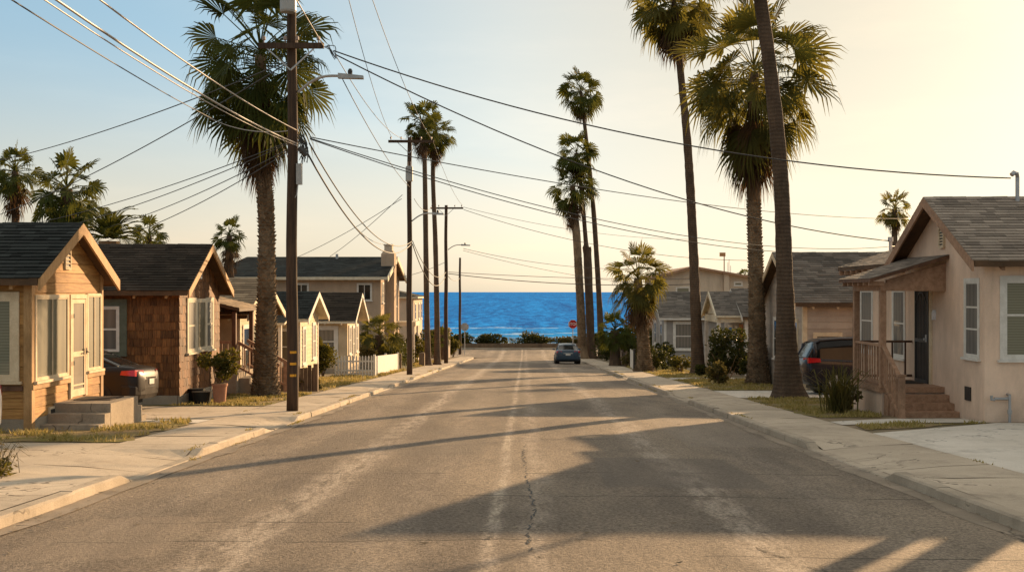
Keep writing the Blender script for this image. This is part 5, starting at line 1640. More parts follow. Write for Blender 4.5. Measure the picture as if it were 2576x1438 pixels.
# bushes on the bluff
for i, (x, y, a, h, lb) in enumerate([(1157, 139, 1.6, 1.35, 'dark bush on the bluff left of the sign back'), (1233, 139, 1.75, 1.35, 'rounded dark bush on the bluff left of the sea gap'),
                                      (1345, 139, 2.6, 1.5, 'widest dark bush on the bluff right of the sea gap'), (1425, 141, 2.5, 1.0, 'low olive bush on the bluff behind the parked sedan'),
                                      (1530, 141, 3.0, 1.6, 'bluff bush behind the palm trio'), (1090, 140, 3, 1.6, 'bluff bush behind the left palm pair')]):
    shrub('bluff_bush', lb, 'bush', PX(x, y), y, (a * 1.02, 1.3, h * .66), 2800, .2, M_LEAF_D if i != 3 else M_LEAF_O, 90 + i, group='bushes on the bluff edge', lumps=24, zbase=-4.9)
# weedy clump in the left foreground
wd = thing('weed_clump', 'dry weedy clump of arching stalks at the left edge of the sidewalk', 'weeds', (-6.4, 14.25, gz(14.25)))
mb = MB(); r_ = random.Random(3)
for i in range(46):
    x, y = -6.34 + r_.gauss(0, .13), 14.25 + r_.gauss(0, .22); h = r_.uniform(.15, .42); a = r_.uniform(0, 6.28); b = Vector((x, y, gz(y)))
    tip = b + Vector((math.cos(a) * h * .5, math.sin(a) * h * .5, h)); end = tip + Vector((math.cos(a) * .12, math.sin(a) * .12, -.10))
    mb.tube([b, b.lerp(tip, .6) + Vector((0, 0, h * .12)), tip, end], [.004, .003, .003, .001], 4, False)
    for k in range(3):
        q = b.lerp(tip, r_.uniform(.3, 1)); d = Vector((r_.uniform(-.08, .08), r_.uniform(-.08, .08), r_.uniform(-.05, .05))); mb.face([q, q + d * .6 + Vector((0, 0, .012)), q + d, q + d * .6 - Vector((0, 0, .012))])
mb.build('stalk', M_WEED, wd)
mb = MB(); leaf_cloud(mb, (-6.5, 14.0, gz(14.0) + .06), (.42, .5, .15), 1300, .07, r_, aspect=.2); mb.build('foliage', M_LEAF_M, wd)
# flax by the porch
fx = thing('flax_plant', 'spiky flax plant with long blade leaves beside the wooden porch', 'plant', (6.95, 26.4, gz(26.4)))
mb = MB(); r_ = random.Random(13)
for i in range(150):
    a = r_.uniform(0, 6.28); sp = r_.uniform(.05, 1.15); L = r_.uniform(.6, 1.3); b = Vector((6.95 + r_.gauss(0, .12), 26.4 + r_.gauss(0, .12), gz(26.4) - .02))
    h = Vector((math.cos(a), math.sin(a), 0)); s = Vector((-math.sin(a), math.cos(a), 0))
    p1 = b + h * L * .28 * sp + Vector((0, 0, L * .5)); p2 = b + h * L * .66 * sp + Vector((0, 0, L * .84 - .08 * sp)); p3 = b + h * L * sp * 1.0 + Vector((0, 0, L * (1.0 - .35 * sp)))
    w = r_.uniform(.010, .020)
    mb.face([b - s * w * .7, b + s * w * .7, p1 + s * w, p1 - s * w]); mb.face([p1 - s * w, p1 + s * w, p2 + s * w * .7, p2 - s * w * .7]); mb.face([p2 - s * w * .7, p2 + s * w * .7, p3])
mb.build('blade_leaves', M_FLAX, fx)
shrub('low_bush', 'brownish low bush at the foot of the flax', 'bush', 7.25, 27.0, (.42, .5, .35), 700, .09, M_LEAF_O, 19)

# ------------------------------------------------------------------ fences
bf = thing('board_fence', 'low weathered board fence just behind the near utility pole', 'fence', (-7.8, 38, gz(38)))
mb = MB(); r_ = random.Random(2); x = -9.0
while x < -6.75:
    w = r_.uniform(.11, .15); h = r_.uniform(.72, .82); mb.box(x, x + w - .01, 37.97, 38.0, gz(38) - .05, gz(38) + h); x += w
mb.build('board', M_FENCEWOOD, bf); mb = MB(); mb.box(-6.72, -6.58, 37.9, 38.04, gz(38) - .1, gz(38) + .86); mb.build('post', M_FENCEWOOD, bf)
pf = thing('picket_fence', 'white picket fence with a sunny solid run along the sidewalk', 'fence', (-6.7, 53.4, gz(53.4)))
mb = MB(); x = -8.5
while x < -6.75:
    z = gz(53.3); mb.hexa([(x, 53.28, z + .04), (x + .075, 53.28, z + .04), (x + .075, 53.30, z + .04), (x, 53.30, z + .04), (x, 53.28, z + .86), (x + .075, 53.28, z + .86), (x + .075, 53.30, z + .86), (x, 53.30, z + .86)])
    mb.hexa([(x, 53.28, z + .86), (x + .075, 53.28, z + .86), (x + .075, 53.30, z + .86), (x, 53.30, z + .86), (x + .03, 53.28, z + .93), (x + .045, 53.28, z + .93), (x + .045, 53.30, z + .93), (x + .03, 53.30, z + .93)])
    x += .135
mb.box(-8.5, -6.7, 53.302, 53.34, z + .22, z + .29); mb.box(-8.5, -6.7, 53.302, 53.34, z + .64, z + .71)
mb.build('near_pickets', M_WHITE, pf)
mb = MB(); y = 53.4
while y < 62.9:
    z = gz(y); mb.box(-6.71, -6.69, y, y + .108, z + .03, z + .90 + .0 * y); y += .116
mb.build('street_pickets', M_WHITE, pf)
for yy, xx in ((53.32, -6.72), (57.9, -6.76), (62.95, -6.70)):
    mb = MB(); mb.box(xx - .05, xx + .05, yy - .05, yy + .05, gz(yy) - .1, gz(yy) + .97); mb.build('post', M_WHITE, pf)
gt = thing('garden_gate', 'small white picket gate by the short shaggy palm', 'gate', (5.75 + .5, 68, gz(68)))
mb = MB()
for i in range(5): mb.box(6.06, 6.085, 66.4 + i * .44, 66.4 + i * .44 + .38, gz(67) + .02, gz(67) + 1.05 - .06 * (i % 2))
mb.box(6.09, 6.12, 66.4, 68.6, gz(67) + .25, gz(67) + .33); mb.box(6.09, 6.12, 66.4, 68.6, gz(67) + .75, gz(67) + .83)
mb.build('gate_boards', M_WHITE, gt); mb = MB(); mb.box(6.03, 6.15, 66.22, 66.34, gz(67) - .1, gz(67) + 1.15); mb.build('post', M_IRON, gt)
df = thing('dark_fence', 'short dark board fence in the shade past the white gate', 'fence', (6.4, 76, gz(76)))
mb = MB()
for i in range(30): mb.box(6.30, 6.33, 74 + i * .17, 74 + i * .17 + .15, gz(77), gz(74) + .8)
mb.build('board', M_FENCEWOOD, df)
for k in range(3):
    mb = MB(); mb.box(6.26, 6.36, 73.9 + 2.55 * k, 74.0 + 2.55 * k, gz(79) - .1, gz(74) + .95); mb.build('post', M_FENCEWOOD, df)
# low paling on the bluff
pl_ = thing('bluff_paling', 'low pale paling fence along the bluff above the beach', 'fence', (0, 141.2, -4.85))
mb = MB(); r_ = random.Random(14)
for i in range(150):
    x = -11 + i * .16; h = r_.uniform(.85, 1.1); lean = r_.uniform(-.03, .03); mb.hexa([(x, 142, -4.9), (x + .08, 142, -4.9), (x + .08, 142.03, -4.9), (x, 142.03, -4.9), (x + lean, 142, -4.85 + h), (x + lean + .08, 142, -4.85 + h), (x + lean + .08, 142.03, -4.85 + h), (x + lean, 142.03, -4.85 + h)])
mb.box(-11, 13, 142.035, 142.06, -4.25, -4.2)
mb.build('pale', M_PALETRIM, pl_)
mb = MB(); mb.box(-12, 14, 137.6, 137.9, -4.9, -4.35); 
tag(mb.build('low_wall', M_FENCEWOOD, org=(0, 137.7, -4.9)), 'low dark wall along the far side of the shore road', 'wall')
# street stumps and posts by the second pole
for i, (x, y, h, w, lb) in enumerate([(-6.75, 64.8, .85, .10, 'grey gate post right after the white fence'), (-6.6, 68.2, .95, .09, 'grey post before the clipped hedge'), (-6.55, 76.0, .8, .35, 'squat dark block at the end of the hedge')]):
    mb = MB(); mb.box(x - w / 2, x + w / 2, y - w / 2, y + w / 2, gz(y) - .05, gz(y) + h); mb.hexa([(x - w / 2 - .01, y - w / 2 - .01, gz(y) + h), (x + w / 2 + .01, y - w / 2 - .01, gz(y) + h), (x + w / 2 + .01, y + w / 2 + .01, gz(y) + h), (x - w / 2 - .01, y + w / 2 + .01, gz(y) + h), (x - .02, y - .02, gz(y) + h + .05), (x + .02, y - .02, gz(y) + h + .05), (x + .02, y + .02, gz(y) + h + .05), (x - .02, y + .02, gz(y) + h + .05)])
    tag(mb.build('garden_post', M_FENCEWOOD, org=(x, y, gz(y))), lb, 'post')
# shack at the corner
sk = thing('garden_shed', 'small weathered wooden shed at the corner behind the third pole', 'shed', (-7.6, 112, gz(112)))
mb = MB(); mb.box(-8.9, -7.1, 111, 113.5, gz(113) - .1, -2.1); mb.build('wall', M_FENCEWOOD, sk)
mb = MB(); mb.hexa([(-9.1, 110.8, -2.1), (-6.9, 110.8, -2.1), (-6.9, 113.7, -2.1), (-9.1, 113.7, -2.1), (-9.0, 110.8, -1.98), (-7.2, 110.8, -1.75), (-7.2, 113.7, -1.75), (-9.0, 113.7, -1.98)]); mb.build('roof', M_ROOF_B, sk)

# ------------------------------------------------------------------ utility poles
POLES = {}
def pole(label, px, py_base, Y, top_z, r0, arms=(), lamp=None, can=None, seed=0, x_off=0):
    X = PX(px, Y); r = random.Random(seed)
    root = thing('utility_pole', label, 'utility pole', (X, Y, gz(Y)), 'utility poles on the left sidewalk')
    mb = MB(); n = 14
    pts = [(X + .015 * math.sin(i), Y, gz(Y) - .2 + (top_z - gz(Y) + .2) * i / n) for i in range(n + 1)]
    mb.tube(pts, [r0 * (1 - .28 * i / n) for i in range(n + 1)], 12, True, 0, lambda k, j: 1 + .05 * mnoise.noise(Vector((j * 1.1, k * .3, seed))))
    mb.build('shaft', M_POLE, root, smooth=True)
    for z, xa, xb in arms:
        a = MB(); a.box(xa, xb, Y - r0 - .10, Y - r0 + .0, z - .06, z + .06)
        ao = a.build('crossarm', M_POLE, root)
        b = MB(); b.bar((X, Y - r0 - .05, z - .55), (X + .55, Y - r0 - .05, z - .04), .03, .03); b.bar((X, Y - r0 - .05, z - .55), (X - .55, Y - r0 - .05, z - .04), .03, .03); b.build('arm_brace', M_GALV, ao)
        for x in (xa + .12, xa + .6, xb - .6, xb - .12):
            q = MB(); q.tube([(x, Y - r0 - .05, z + .06), (x, Y - r0 - .05, z + .12), (x, Y - r0 - .05, z + .13), (x, Y - r0 - .05, z + .20), (x, Y - r0 - .05, z + .22)], [.015, .015, .045, .04, .02], 8); q.build('insulator', M_CERAMIC, ao)
    if lamp:
        a = MB(); (x0, z0), (x1, z1), hl = lamp
        pts = [Vector((x0, Y, z0)), Vector((x0 + (x1 - x0) * .3, Y - .05, z0 + (z1 - z0) * .62)), Vector((x0 + (x1 - x0) * .62, Y - .08, z1 - .01)), Vector((x1, Y - .1, z1))]
        a.tube(interp(pts, 10), .032, 7); ao = a.build('lamp_arm', M_GALV, root)
        h = MB(); h.hexa([(x1 - .05, Y - .17, z1 - .06), (x1 + hl, Y - .2, z1 - .07), (x1 + hl, Y + .0, z1 - .07), (x1 - .05, Y - .03, z1 - .06), (x1 - .05, Y - .15, z1 + .06), (x1 + hl, Y - .15, z1 + .0), (x1 + hl, Y - .05, z1 + .0), (x1 - .05, Y - .05, z1 + .06)])
        ho = h.build('lamp_head', M_GREYPAINT, ao)
        c = MB(); c.tube([(x1 + .22, Y - .1, z1 + .03), (x1 + .22, Y - .1, z1 + .11), (x1 + .22, Y - .1, z1 + .16)], [.05, .055, .03], 8); c.build('photocell', M_IRON, ao)
    if can:
        x, z0, z1, rr = can
        c = MB(); c.tube([(x, Y - r0 - rr, z0), (x, Y - r0 - rr, z0 + .04), (x, Y - r0 - rr, z1 - .05), (x, Y - r0 - rr, z1)], [rr * .9, rr, rr, rr * .85], 16)
        co = c.build('transformer', M_GREYPAINT, root)
        b = MB()
        for dx in (-.4, .4): b.tube([(x + dx * rr, Y - r0 - rr, z1), (x + dx * rr, Y - r0 - rr, z1 + .22)], [.03, .02], 6)
        b.build('bushing', M_CERAMIC, co)
    POLES[label] = root
    return root, X
p1, X1p = pole('nearest thick utility pole with three yellow bands on its foot', 735, 1033, 27.1, 10.05, .138, [(7.15, PX(655, 27.1), PX(818, 27.1))], ((PX(750, 27.1), 1.6 + (734 - 232) * 27.1 / F), (PX(858, 27.1), 1.6 + (734 - 193) * 27.1 / F), .52), (PX(732, 27.1), 7.87, 8.85, .185), 1)
for y in (885, 914, 943):
    mb = MB(); z = EYE - (y - HY) * 27.1 / F; 
    for q in range(7):
        t0, t1 = math.radians(-100 + q * 18), math.radians(-100 + (q + 1) * 18); rr_ = .140
        a_ = (X1p + rr_ * math.cos(t0), 27.1 + rr_ * math.sin(t0)); b_ = (X1p + rr_ * math.cos(t1), 27.1 + rr_ * math.sin(t1))
        mb.face([(*a_, z - .028), (*b_, z - .028), (*b_, z + .028), (*a_, z + .028)])
    mb.build('yellow_band', M_YELLOW, p1)
mb = MB(); z0, z1 = EYE - (465 - HY) * 27.1 / F, EYE - (413 - HY) * 27.1 / F
mb.box(PX(748, 27.1), PX(761, 27.1), 26.95, 27.1, z0, z1); mb.tube([(PX(752, 27.1), 26.98, z0), (PX(750, 27.1), 26.96, z0 - .22), (PX(745, 27.1), 26.98, z0 - .3)], .012, 5); mb.build('meter_box', M_GREYPAINT, p1)
mb = MB(); r_ = random.Random(4)
for i in range(16):
    a = P(745 + r_.uniform(0, 18), 335 + r_.uniform(0, 25), 26.95); b = P(752 + r_.uniform(0, 22), 375 + r_.uniform(0, 40), 26.9); m_ = a.lerp(b, .5) + Vector((r_.uniform(.02, .14), 0, r_.uniform(-.05, .05)))
    mb.tube(interp([a, m_, b], 8), .009, 4, False)
mb.tube([P(752, 372, 26.9), P(762, 380, 26.9), P(770, 392, 26.9)], [.06, .075, .05], 8)
for i in range(5):
    a = P(815 + i * 3, 118 - r_.uniform(0, 8), 26.9); c = P(835 + r_.uniform(-5, 8), 115 + r_.uniform(-12, 20), 26.9); b = P(845 + r_.uniform(-4, 8), 145 + r_.uniform(0, 10), 26.9)
    mb.tube(interp([a, c, b], 8), .009, 4, False)
mb.build('cable_splice', M_WIRE, p1)
Y2 = 56.0
p2, X2p = pole('second utility pole from the camera with a small grey transformer', 1030, 942, Y2, 8.85, .14, [(1.6 + 377 * Y2 / F, PX(978, Y2), PX(1092, Y2))], ((PX(1036, Y2), 1.6 + (734 - 556) * Y2 / F), (PX(1090, Y2), 1.6 + (734 - 537) * Y2 / F), .5), (PX(1031, Y2), 1.6 + (734 - 458) * Y2 / F, 1.6 + (734 - 420) * Y2 / F, .17), 2)
Y3 = 84.0
p3, X3p = pole('third utility pole with bare wooden crossarm', 1122, 913, Y3, 7.7, .15, [(1.6 + 210 * Y3 / F, PX(1083, Y3), PX(1166, Y3))], ((PX(1127, Y3), 1.6 + (734 - 628) * Y3 / F), (PX(1162, Y3), 1.6 + (734 - 616) * Y3 / F), .6), None, 3)
p4, X4p = pole('farthest short utility pole without crossarm at the corner', 1157, 889, 124.0, 1.6 + 86 * 124 / F, .15, (), None, None, 4)

# ------------------------------------------------------------------ overhead wires
def wire(label, A, Bp, sag, rad=.011, m=None):
    A = Vector(A); Bp = Vector(Bp); n = 26
    pts = [A.lerp(Bp, i / n) - Vector((0, 0, 4 * sag * (i / n) * (1 - i / n))) for i in range(n + 1)]
    mb = MB(); mb.tube(pts, rad, 5)
    return tag(mb.build('overhead_wire', m or M_WIRE, org=A, smooth=True), label, 'wire', 'overhead wires')
Yp = 27.0
wire('thick pale cable bundle from the upper left down to the near pole', (X1p - .15, -6, 6.55), P(748, 362, Yp), .75, .017, M_WIRE_L)
wire('pale cable strand running just under the thick bundle to the near pole', (X1p - .13, -6, 6.45), P(748, 367, Yp), .78, .009, M_WIRE_L)
wire('pale cable above the thick bundle, meeting the near pole higher up', (X1p + .0, -6, 6.85), P(745, 327, Yp), .72, .013, M_WIRE_L)
wire('pale wire crossing over the near transformer from the top of the photo', (X1p + .9, 4, 9.6), P(815, 118, Yp), .25, .013, M_WIRE_L)
wire('bluish thin wire from the upper left corner into the big palm', P(-10, -25, 13), P(640, 345, 42), .15, .010)
wire('pale drop cable sagging from the near pole into the big palm crown', P(742, 327, Yp), P(505, 285, 33.0), .22, .012, M_WIRE_L)
wire('upper wire from the near crossarm down to the far left palm', P(735, 150, Yp), P(-120, 425, 52), .35, .015)
wire('lower wire from the near crossarm to the palm above the cedar cottage', P(735, 152, Yp), P(-60, 560, 52), .35, .015)
wire('highest of four thin wires fanning left behind the big palm', P(740, 352, Yp), P(-140, 590, 56), .5, .012)
wire('second of four thin wires fanning left behind the big palm', P(740, 355, Yp), P(-100, 605, 56), .6, .012)
wire('third of four thin wires fanning left behind the big palm', P(740, 368, Yp), P(100, 600, 56), .5, .012)
wire('lowest of four thin wires fanning left behind the big palm', P(740, 372, Yp), P(180, 622, 50), .45, .012)
wire('service line from the near crossarm to the bungalow mast', P(840, 128, Yp), (10.52, 25.8, 4.06), .62, .016)
wire('long dark line from the near crossarm to the roof mast behind the bungalow', P(845, 138, Yp), P(2240, 606, 36), .75, .016)
wire('upper of three long lines crossing the street to the right distance', P(780, 345, Yp), P(2300, 550, 60), .5, .013)
wire('middle of three long lines crossing the street to the right distance', P(780, 348, Yp), P(2260, 618, 52), .95, .012)
wire('lowest of three long lines crossing the street to the right distance', P(780, 350, Yp), P(2300, 626, 48), 1.05, .012)
wire('upper bowed cable from the near pole to the second pole', P(778, 360, Yp), P(1036, 607, Y2), 1.0, .018)
wire('lower bowed cable from the near pole to the second pole', P(775, 388, Yp), P(1034, 614, Y2), 1.15, .022)
wire('thin bowed line below the cables between the first two poles', P(775, 388, Yp), P(965, 614, 46), .5, .010)
wire('faint high line from above the photo to the second crossarm left end', (-4.35, 27, 9.7), P(985, 345, Y2), .5, .010)
wire('faint high line from above the photo to the second crossarm right end', (-3.95, 27, 9.7), P(1086, 350, Y2), .5, .010)
wire('thin line from the near street lamp down to the second pole', P(862, 200, 26.9), P(1030, 470, Y2), .25, .011)
wire('thin line from the near crossarm to the second crossarm', P(838, 128, Yp), P(1020, 350, Y2), .45, .010)
wire('drop wire from the second pole to the cream cottage chimney side', P(1012, 490, Y2), P(830, 645, 74), .15, .014)
wire('drop wire from the second pole to the beige two storey roof', P(1010, 500, Y2), P(745, 648, 70), .15, .014)
wire('bowed cable from the second pole to the third pole', P(1038, 606, Y2), P(1122, 684, Y3), .9, .018)
wire('lower bowed cable from the second pole to the third pole', P(1038, 614, Y2), P(1120, 696, Y3), 1.2, .024)
wire('line from the second transformer to the third crossarm left end', P(1042, 500, Y2), P(1086, 520, Y3), .4, .014)
wire('faint high line from the second crossarm to the third crossarm right end', P(1088, 352, Y2), P(1163, 516, Y3), .4, .010)
wire('line from the third crossarm sloping across to the right houses', P(1166, 527, Y3), P(1905, 655, 88), .9, .018)
wire('faint nearly level line from the third crossarm to the right', P(1166, 521, Y3), P(1760, 602, 100), .6, .014)
wire('faint line from the third lamp towards the short shaggy palm', P(1165, 625, Y3), P(1640, 675, 95), .5, .016)
wire('faint line falling from the third lamp towards the palm trio', P(1165, 630, Y3), P(1620, 715, 95), .3, .014)
wire('thick dark level line over the horizon to the right row', P(1128, 688, Y3), P(1760, 714, 78), .35, .026)
wire('thinner dark level line above the thick one over the horizon', P(1128, 684, Y3), P(1760, 702, 80), .15, .018)
wire('line from the third pole back to the beige two storey house', P(1118, 660, Y3), P(990, 700, 80), .15, .016)
wire('slack cable from the third pole to the farthest pole', P(1124, 690, Y3), P(1156, 700, 124), .35, .02)
mb = MB(); q = P(2240, 606, 36); mb.tube([(q.x, 36, 2.2), (q.x, 36, q.z + .1)], .05, 8); mb.tube([(q.x, 36, q.z - .02), (q.x, 36, q.z + .12)], .08, 8)
tag(mb.build('roof_mast', M_GALV, org=(q.x, 36, 2.2)), 'short service mast behind the stucco bungalow holding two lines', 'mast')

# ------------------------------------------------------------------ signs
def octagon(mb, c, R, y0, y1):
    pts = [(c[0] + R * math.cos(math.radians(22.5 + 45 * i)), c[1] + R * math.sin(math.radians(22.5 + 45 * i))) for i in range(8)]
    a = [(x, y0, z) for x, z in pts]; b = [(x, y1, z) for x, z in pts]
    mb.face(a); mb.face(list(reversed(b)))
    for i in range(8):
        j = (i + 1) % 8; mb.face([a[j], a[i], b[i], b[j]])
def text_mesh(body, size, m, parent, loc):
    cu = bpy.data.curves.new('lettering', 'FONT'); cu.body = body; cu.size = size; cu.align_x = 'CENTER'; cu.align_y = 'CENTER'; cu.extrude = .004; cu.offset = .006
    tmp = bpy.data.objects.new('lettering', cu); COL.objects.link(tmp)
    dg = bpy.context.evaluated_depsgraph_get()
    me = bpy.data.meshes.new_from_object(tmp.evaluated_get(dg))
    bpy.data.objects.remove(tmp)
    me.transform(Matrix.Translation(Vector(loc) - ORG[parent.name]) @ Matrix.Rotation(math.radians(90), 4, 'X'))
    me.materials.clear(); me.materials.append(m)
    o = bpy.data.objects.new('lettering', me); COL.objects.link(o); o.parent = parent; ORG[o.name] = ORG[parent.name]
    return o
Ys = 111.0; cx, cz = PX(1441, Ys), EYE - (815 - HY) * Ys / F
sg = thing('stop_sign', 'red octagonal stop sign facing us near the parked sedan', 'stop sign', (cx, Ys, gz(Ys)))
mb = MB(); octagon(mb, (cx, cz), .44, Ys - .03, Ys - .02); so = mb.build('sign_plate', M_SIGNWHITE, sg)
mb = MB(); octagon(mb, (cx, cz), .405, Ys - .036, Ys - .031); mb.build('sign_face', M_SIGNRED, so)
text_mesh('STOP', .36, M_SIGNWHITE, so, (cx, Ys - .042, cz))
mb = MB(); mb.tube([(cx, Ys, gz(Ys) - .1), (cx, Ys, cz + .4)], .035, 8); mb.build('sign_post', M_GALV, sg)
Ys = 123.0; cx, cz = PX(1169, Ys), EYE - (822 - HY) * Ys / F
sg = thing('stop_sign', 'grey back of an octagonal sign beside the farthest pole', 'stop sign', (cx, Ys, gz(Ys)))
mb = MB(); octagon(mb, (cx, cz), .44, Ys + .02, Ys + .03); mb.build('sign_plate', M_SIGNBACK, sg)
mb = MB(); mb.tube([(cx, Ys, gz(Ys) - .1), (cx, Ys, cz + .4)], .035, 8); mb.build('sign_post', M_GALV, sg)
Yt = 112.5; fx_ = PX(1817, Yt)
sg = thing('roof_sign', 'small brown board on a pole above the apartment house roof', 'sign', (fx_, Yt, gz(Yt)))
mb = MB(); mb.box(PX(1810, Yt), PX(1825, Yt), Yt - .04, Yt, EYE - (645 - HY) * Yt / F, EYE - (635 - HY) * Yt / F); mb.build('sign_board', M_CEDARTRIM, sg)
mb = MB(); mb.tube([(PX(1822, Yt), Yt + .05, gz(Yt)), (PX(1822, Yt), Yt + .05, EYE - (636 - HY) * Yt / F)], .05, 6); mb.build('sign_post', M_FENCEWOOD, sg)
mb = MB(); Yt = 99.0
for px, top in ((1831, 660), (1834, 652), (1838, 668)): mb.tube([(PX(px, Yt), Yt, 2.4), (PX(px, Yt), Yt, EYE - (top - HY) * Yt / F)], .02, 4)
tag(mb.build('roof_antenna', M_GALV, org=(PX(1833, Yt), Yt, 2.4)), 'thin roof antenna rods on the apartment house', 'antenna')

# ------------------------------------------------------------------ cars
def loft(mb, rings, close=True):
    n = len(rings[0]); i0 = len(mb.v)
    for r in rings: mb.v.extend([tuple(p) for p in r])
    for k in range(len(rings) - 1):
        for j in range(n - 1):
            a = i0 + k * n + j; mb.f.append((a, a + 1, a + n + 1, a + n)); mb.m.append(0)
    mb.face(rings[0]); mb.face(list(reversed(rings[-1])))
def spline_rows(rows, n):
    out = []
    vs_ = [Vector(r[:3]) for r in rows]
    m = len(rows) - 1
    for k in range(n * m + 1):
        t = k / n; i = min(int(t), m - 1); f = t - i
        P0, P1, P2, P3 = rows[max(i - 1, 0)], rows[i], rows[i + 1], rows[min(i + 2, m)]
        out.append([.5 * (2 * b + (c - a) * f + (2 * a - 5 * b + 4 * c - d) * f * f + (3 * b - a - 3 * c + d) * f ** 3) for a, b, c, d in zip(P0, P1, P2, P3)])
    return out
def make_car(name, label, loc, rot, paint, kind='sedan', group=None):
    root = thing(name, label, 'car', (0, 0, 0), group)
    if kind == 'sedan':
        st = [(-2.345, .46, .50, .74), (-2.30, .70, .40, .90), (-2.20, .82, .31, .985), (-2.0, .87, .26, 1.03), (-1.6, .90, .21, 1.04), (-.8, .905, .2, .99), (0, .905, .2, .95), (.8, .90, .2, .93), (1.5, .89, .21, .89), (2.0, .85, .25, .79), (2.25, .73, .31, .67), (2.32, .55, .37, .58)]
        gh = [(-1.82, .74, 1.03, .72, 1.045), (-1.45, .78, 1.01, .66, 1.20), (-1.0, .81, .99, .60, 1.40), (-.3, .83, .96, .61, 1.46), (.3, .83, .95, .61, 1.44), (.75, .82, .94, .64, 1.24), (1.28, .78, .92, .74, .935)]
        roof_rng = (2, 4); wh = (1.38, -1.38, .315); wtop = 1.42
        tail = (-2.29, -1.93, .80, .95); plate = (-2.352, .62, .74)
    else:
        st = [(-2.33, .55, .55, .88), (-2.28, .76, .45, 1.02), (-2.20, .87, .36, 1.10), (-2.05, .90, .28, 1.12), (-1.5, .925, .25, 1.10), (-.8, .93, .24, 1.07), (0, .93, .24, 1.05), (.8, .925, .24, 1.03), (1.5, .91, .26, 1.0), (2.0, .88, .3, .92), (2.25, .78, .38, .80), (2.32, .6, .45, .68)]
        gh = [(-2.20, .80, 1.09, .78, 1.10), (-2.02, .83, 1.08, .70, 1.42), (-1.80, .85, 1.07, .64, 1.64), (-.5, .86, 1.05, .66, 1.70), (.35, .86, 1.04, .66, 1.67), (.8, .85, 1.03, .70, 1.38), (1.3, .81, 1.01, .77, 1.03)]
        roof_rng = (2, 4); wh = (1.40, -1.40, .36); wtop = 1.7
        tail = (-2.26, -1.85, .93, 1.10); plate = (-2.345, .76, .88)
    rows = spline_rows([list(q) for q in st], 3)
    b = MB(); rings = []
    for x, w, zb, zt in rows:
        h = zt - zb
        half_ = [(.0, zb), (w * .80, zb), (w * .95, zb + .07 * h), (w * .985, zb + .22 * h), (w, zb + .50 * h), (w * .985, zb + .74 * h), (w * .965, zb + .82 * h), (w * .93, zb + .93 * h), (w * .86, zb + .985 * h), (w * .45, zb + 1.0 * h + .012), (0, zt + .018)]
        rings.append([(x, y, z) for y, z in half_] + [(x, -y, z) for y, z in reversed(half_[:-1])])
    loft(b, rings); body = b.build('body', paint, root, smooth=True)
    g = MB(); g2 = MB()
    gr = spline_rows([list(q) for q in gh], 2); rg = []
    for x, yb, zb, yt, zt in gr:
        hf = [(yb, zb - .03), (yb * .5 + yt * .5 + .012, zb * .5 + zt * .5), (yt + .01, zt - .035), (yt - .05, zt), (yt * .5, zt + .018), (0, zt + .022)]
        rg.append([(x, y, z) for y, z in hf] + [(x, -y, z) for y, z in reversed(hf[:-1])])
    loft(g, rg); g.build('glasshouse', M_CARGLASS, root, smooth=True)
    i0, i1 = roof_rng[0] * 2 - 1, roof_rng[1] * 2 + 1
    rr = [[Vector(p) + Vector((0, 0, .012)) for p in ring[2:9]] for ring in rg[i0:i1 + 1]]
    for a, c in zip(rr[:-1], rr[1:]):
        for j in range(6): g2.face([a[j], a[j + 1], c[j + 1], c[j]])
    # pillars
    def along(idx, k0, k1, w):
        for sgn in (0, 1):
            pts = [Vector(rg[k][idx if not sgn else len(rg[0]) - 1 - idx]) for k in range(k0, k1 + 1)]
            g2.tube(pts, w, 6)
    along(2, 0, i0, .035); along(2, i1, len(rg) - 1, .03); along(2, i0, i1, .03)
    km = (i0 + i1) // 2
    for sgn in (0, 1):
        j = lambda q: q if not sgn else len(rg[0]) - 1 - q
        g2.tube([Vector(rg[km][j(0)]), Vector(rg[km][j(1)]), Vector(rg[km][j(2)])], .03, 6)
        g2.tube([Vector(rg[max(i0 - 1, 0)][j(0)]), Vector(rg[i0][j(1)]), Vector(rg[i0][j(2)])], .05 if kind == 'sedan' else .07, 6)
    g2.build('roof_panel', paint, root, smooth=True)
    for wx in wh[:2]:
        for sgn in (-1, 1):
            R = wh[2]; y0 = sgn * .70; y1 = sgn * (st[5][1] + .012)
            ar = MB(); ar.tube([(wx, sgn * .6, R), (wx, sgn * (st[5][1] + .004), R)], R + .055, 22); ar.build('wheel_arch', M_BLACKP, body)
            t = MB(); t.tube([(wx, y0, R), (wx, y1 - sgn * .02, R), (wx, y1, R)], [R, R, R * .94], 22); to = t.build('wheel', M_TYRE, root)
            t = MB(); t.tube([(wx, y1 - sgn * .01, R), (wx, y1 + sgn * .006, R)], R * .64, 18)
            for k in range(5):
                a = 2 * math.pi * k / 5; t.bar((wx, y1 + sgn * .012, R), (wx + math.cos(a) * R * .6, y1 + sgn * .008, R + math.sin(a) * R * .6), .05, .02, (0, 1, 0))
            t.build('rim', M_RIM, to)
    for sgn in (-1, 1):
        x0, x1, z0, z1 = tail; L = MB()
        w0, w1 = st[1][1] - .04, st[3][1]
        L.hexa([(x0 - .035, sgn * (w0 - .22), z0), (x0 + .05, sgn * (w0 + .175), z0 + .01), (x1, sgn * (w1 + .022), z0 + .04), (x1, sgn * (w1 - .2), z0 + .04),
                (x0 - .015, sgn * (w0 - .22), z1 - .01), (x0 + .06, sgn * (w0 + .155), z1), (x1 - .02, sgn * (w1 + .005), z1 - .02), (x1, sgn * (w1 - .2), z1 - .02)])
        L.build('tail_light', M_LAMP_R, root)
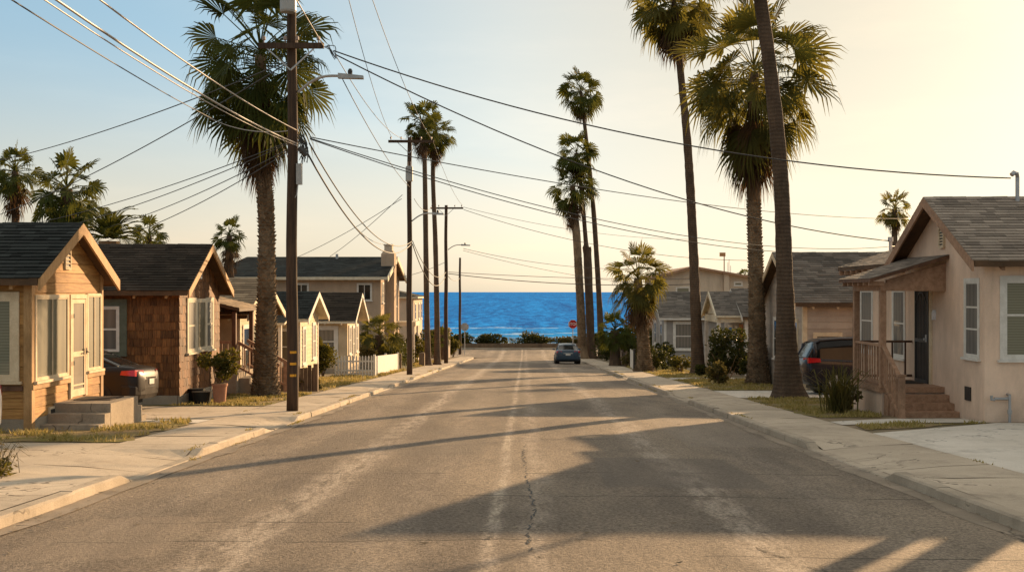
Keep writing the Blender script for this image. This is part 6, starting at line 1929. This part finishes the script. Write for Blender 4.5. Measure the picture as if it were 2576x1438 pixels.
        m = MB(); m.hexa([(.80, sgn * .86, .98), (.95, sgn * .86, .98), (.95, sgn * 1.05, 1.0), (.82, sgn * 1.05, 1.0), (.82, sgn * .88, 1.10), (.95, sgn * .88, 1.10), (.93, sgn * 1.04, 1.11), (.84, sgn * 1.04, 1.11)]); m.build('mirror', paint, root)
        h = MB(); h.bar((.15, sgn * .905, .82), (.35, sgn * .905, .82), .02, .03); h.bar((-.75, sgn * .91, .84), (-.55, sgn * .91, .84), .02, .03); h.build('door_handle', M_CHROME, root)
    bp = MB(); pl = [(-1.98, .905), (-2.14, .885), (-2.25, .80), (-2.315, .62), (-2.345, .35), (-2.35, 0)]
    pl = pl + [(x, -y) for x, y in reversed(pl[:-1])]
    zs = [(.30, .05), (.40, .0), (.56, -.005), (.62, .04)] if kind == 'sedan' else [(.38, .05), (.46, .0), (.66, -.005), (.72, .04)]
    ro_ = [[(x + q * 1.0, y * (1 - q * .5), z) for x, y in pl] for z, q in zs]
    for a, c in zip(ro_[:-1], ro_[1:]):
        for k in range(len(pl) - 1): bp.face([a[k], a[k + 1], c[k + 1], c[k]])
    bp.build('bumper', paint, root)
    pm = MB(); x, z0, z1 = plate; pm.box(x - .012, x, -.17, .17, z0, z1); pm.build('number_plate', M_PLATE, root)
    ch = MB(); ch.box(plate[0] + .0, plate[0] + .03, -.34, .34, plate[2] + .015, plate[2] + .045); ch.build('trunk_trim', M_CHROME, root)
    ap = MB(); ap.box(-1.9, 1.9, -.8, .8, .16, .24); ap.build('underbody', M_BLACKP, root)
    root.location = loc; root.rotation_euler = rot
    return root
make_car('parked_sedan', 'dark bronze sedan parked nose in between the cedar and shingled cottages', (-8.62 - 2.3, 27.35, gz(27.35) - .01), (SL, 0, math.pi), M_CAR_D)
make_car('parked_sedan', 'white car in the driveway, only its bumper inside the left edge', (-7.66 - 2.3, 16.75, gz(16.75) - .01), (SL, 0, math.pi), M_CAR_W)
make_car('parked_sedan', 'blue grey sedan parked by the right kerb near the sea, seen from behind', (3.12, 88.0, gz(88.0) - .10), (0, SL, math.pi / 2), M_CAR_B)
make_car('parked_suv', 'dark suv parked nose in between the stucco bungalow and pink house', (8.30 + 2.3, 36.1, gz(36.1) - .01), (-SL, 0, 0), M_CAR_S, 'suv')
